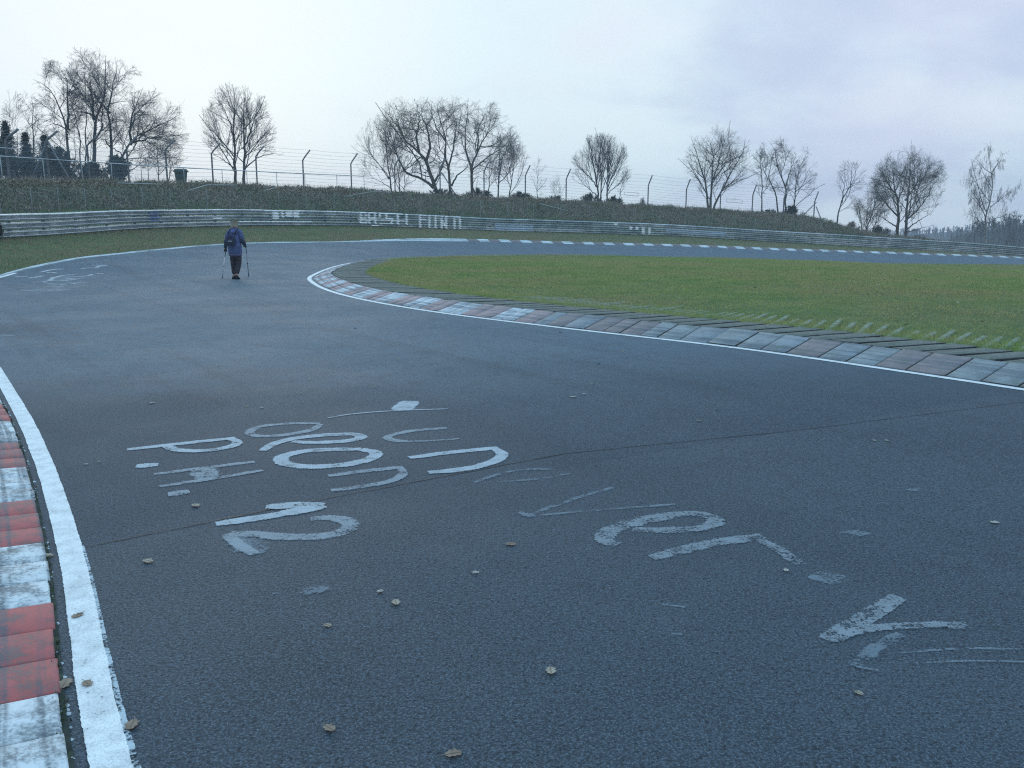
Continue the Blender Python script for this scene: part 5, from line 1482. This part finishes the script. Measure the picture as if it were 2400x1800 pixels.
for (hand_, foot, mt, lab) in (((-.29, .055, .88), (521, 652), 'pole_white', 'white walking pole in the walker\'s left hand'), ((.215, .29, 1.0), (583, 647.5), 'pole_grey', 'greyish walking pole in the walker\'s right hand')):
    ft = hit(*foot); hd = to_world(hand_)
    e = link('walking_pole', None, label=lab, cat='walking pole'); e.location = tuple(ft); d = hd - ft
    link('grip', MB().tube([d * .90, d * 1.05], .016, 8).mesh('grip', True), M['black'], e)
    link('upper_shaft', MB().tube([d * .72, d * .90], .009, 6).mesh('upper_shaft', True), M['black'], e)
    link('shaft', MB().tube([d * .05, d * .72], .0145, 8).mesh('shaft', True), M[mt], e)
    link('joint', MB().tube([d * .40, d * .43], .016, 8).mesh('joint', True), M['black'], e)
    link('tip', MB().tube([d * 0, d * .05], [.012, .02], 8).mesh('tip', True), M['black'], e)

# ------------------------------------------------------------------ fallen leaves on the road
M['leaf_tan'] = mottled('tan_leaf', (0.29, 0.235, 0.175), (0.38, 0.33, 0.26), 30, 0.7)
M['leaf_brown'] = mottled('brown_leaf', (0.20, 0.14, 0.10), (0.27, 0.20, 0.15), 30, 0.7)
M['leaf_pale'] = mottled('pale_leaf', (0.46, 0.45, 0.39), (0.38, 0.36, 0.31), 30, 0.7)
M['leaf_dark'] = mottled('dark_leaf', (0.03, 0.03, 0.03), (0.06, 0.05, 0.04), 30, 0.8)
LOBES = []
nlob = 44
for i in range(nlob):
    a = i / nlob * 2 * math.pi
    y = math.cos(a)
    wv_l = 0.30 + 0.13 * math.cos(a * 2) * 0 + 0.10 * math.sin(9 * a + .6) * abs(math.sin(a))
    LOBES.append((math.sin(a) * (wv_l + .12), y * 0.62 * (1 + 0.04 * math.cos(9 * a))))


def leaf(px, py, size, mat, label, rot=None, curl=0.13, lift=0.003):
    size *= 0.55
    p = hit(px, py)
    _, da_ = A.near([p[0]], [p[1]])
    if da_[0] > 0.08: p[2] += 0.03
    e = link('fallen_leaf', None, label=label, cat='leaf')
    e.location = (p[0], p[1], p[2] + 0.004); e.rotation_euler = (0, 0, rng.uniform(0, 6.28) if rot is None else rot)
    V_ = []; cc = rng.uniform(.5, 1.4)
    def zf(x, y): return lift + size * (curl * cc * (x * x * 2.2 + .5 * max(y, 0)**2) + .05 * math.sin(7 * y + px) * (abs(x) + .1)) + size * .03
    for rr_ in (1.0, .55):
        for (x, y) in LOBES: V_.append((x * size * rr_, y * size * rr_, zf(x * rr_, y * rr_)))
    V_.append((0, 0, zf(0, 0)))
    n = nlob
    Fq = [(i, (i + 1) % n, n + (i + 1) % n, n + i) for i in range(n)] + [(n + i, n + (i + 1) % n, 2 * n) for i in range(n)]
    m = MB(); m.add(V_, Fq); link('blade', m.mesh('blade', True), M[mat], e)
    link('stalk', MB().tube([(0, .58 * size, zf(0, .58)), (0, 0, zf(0, 0) + .001), (0, -.6 * size, zf(0, -.6) + .001), (.08 * size, -.95 * size, lift + .004)], .0012, 4).mesh('stalk'), M['leaf_brown'], e)


LEAVES = [(347, 1318, .085, 'leaf_tan', 'tan oak leaf on the asphalt below the painted P.H., right of the edge line'),
          (459, 1187, .085, 'leaf_tan', 'pale tan leaf between the painted dot of P.H. and the painted 12'),
          (1197, 1278, .08, 'leaf_brown', 'brown leaf on the road to the left of the painted e'),
          (1115, 1345, .05, 'leaf_pale', 'small whitish leaf below and left of the painted e'),
          (891, 1389, .05, 'leaf_pale', 'small pale leaf under the painted 12, upper of a close pair'),
          (928, 1415, .075, 'leaf_tan', 'larger pale leaf under the painted 12, lower of a close pair'),
          (768, 1469, .055, 'leaf_tan', 'small tan leaf on bare asphalt in the lower left of the road'),
          (772, 1711, .07, 'leaf_brown', 'brown leaf near the bottom of the picture, left of the other bottom leaf'),
          (1063, 1771, .075, 'leaf_brown', 'reddish brown leaf closest to the camera at the bottom of the picture'),
          (1291, 1576, .075, 'leaf_tan', 'long tan leaf lying alone in the lower middle of the road'),
          (182, 1446, .075, 'leaf_brown', 'brown leaf lying flat on the white edge line'),
          (152, 1606, .10, 'leaf_brown', 'big crumpled brown leaf in the gutter beside the red kerb slabs'),
          (205, 1606, .07, 'leaf_brown', 'torn brown leaf on the white edge line next to the big crumpled one'),
          (309, 1703, .085, 'leaf_brown', 'ragged tan leaf on the old ghost line right of the white edge line'),
          (112, 1305, .08, 'leaf_tan', 'tan leaf in the mossy gutter at the end of a red kerb band'),
          (201, 1090, .045, 'leaf_pale', 'tiny pale leaf near the edge line, left one of two'),
          (232, 1084, .04, 'leaf_pale', 'tiny pale leaf near the edge line, right one of two'),
          (614, 957, .05, 'leaf_pale', 'small pale leaf beyond the painted e, left of the faint painted tick'),
          (1638, 988, .055, 'leaf_tan', 'small reddish leaf on the right-hand asphalt above the seam'),
          (2331, 1227, .07, 'leaf_pale', 'pale leaf at the right side of the road above the big painted arrow'),
          (1842, 1339, .05, 'leaf_pale', 'small pale leaf at the end of the painted r'),
          (2013, 1628, .045, 'leaf_tan', 'small tan speck of leaf under the painted arrow'),
          (1343, 932, .09, 'leaf_pale', 'pale leaf in the middle distance, left of a pair'),
          (1369, 925, .06, 'leaf_pale', 'pale leaf in the middle distance, right of a pair'),
          (2048, 1034, .05, 'leaf_pale', 'tiny pale leaf at the right beyond the seam, left of two'),
          (2078, 1034, .05, 'leaf_pale', 'tiny pale leaf at the right beyond the seam, right of two'),
          (832, 770, .10, 'leaf_dark', 'dark leaf far up the road left of the inner kerb'),
          (1313, 779, .09, 'leaf_dark', 'dark scrap beside the white line of the inner kerb'),
          (356, 946, .08, 'leaf_pale', 'thin pale leaf beyond the painted P near the dark stain')]
for (px, py, sz_, mt, lab) in LEAVES: leaf(px, py, sz_, mt, lab)
# specks of leaf far up the road
X, Y = rng.uniform(-14, 8, 900), rng.uniform(7, 40, 900)
_, d_a = A.near(X, Y); _, d_b = B.near(X, Y); ok = (d_a < -0.3) & (d_b > 0.3) & (rng.uniform(0, 1, 900) < 0.35)
X, Y = X[ok], Y[ok]
flakes(X, Y, Hlow(X, Y) + .012, .018, 'leaf_specks', M['litter'], .25)
print('objects', len(bpy.data.objects), 'tris', sum(sum(max(1, p.loop_total - 2) for p in ()) for m in ()), 'verts', sum(len(m.vertices) for m in bpy.data.meshes))
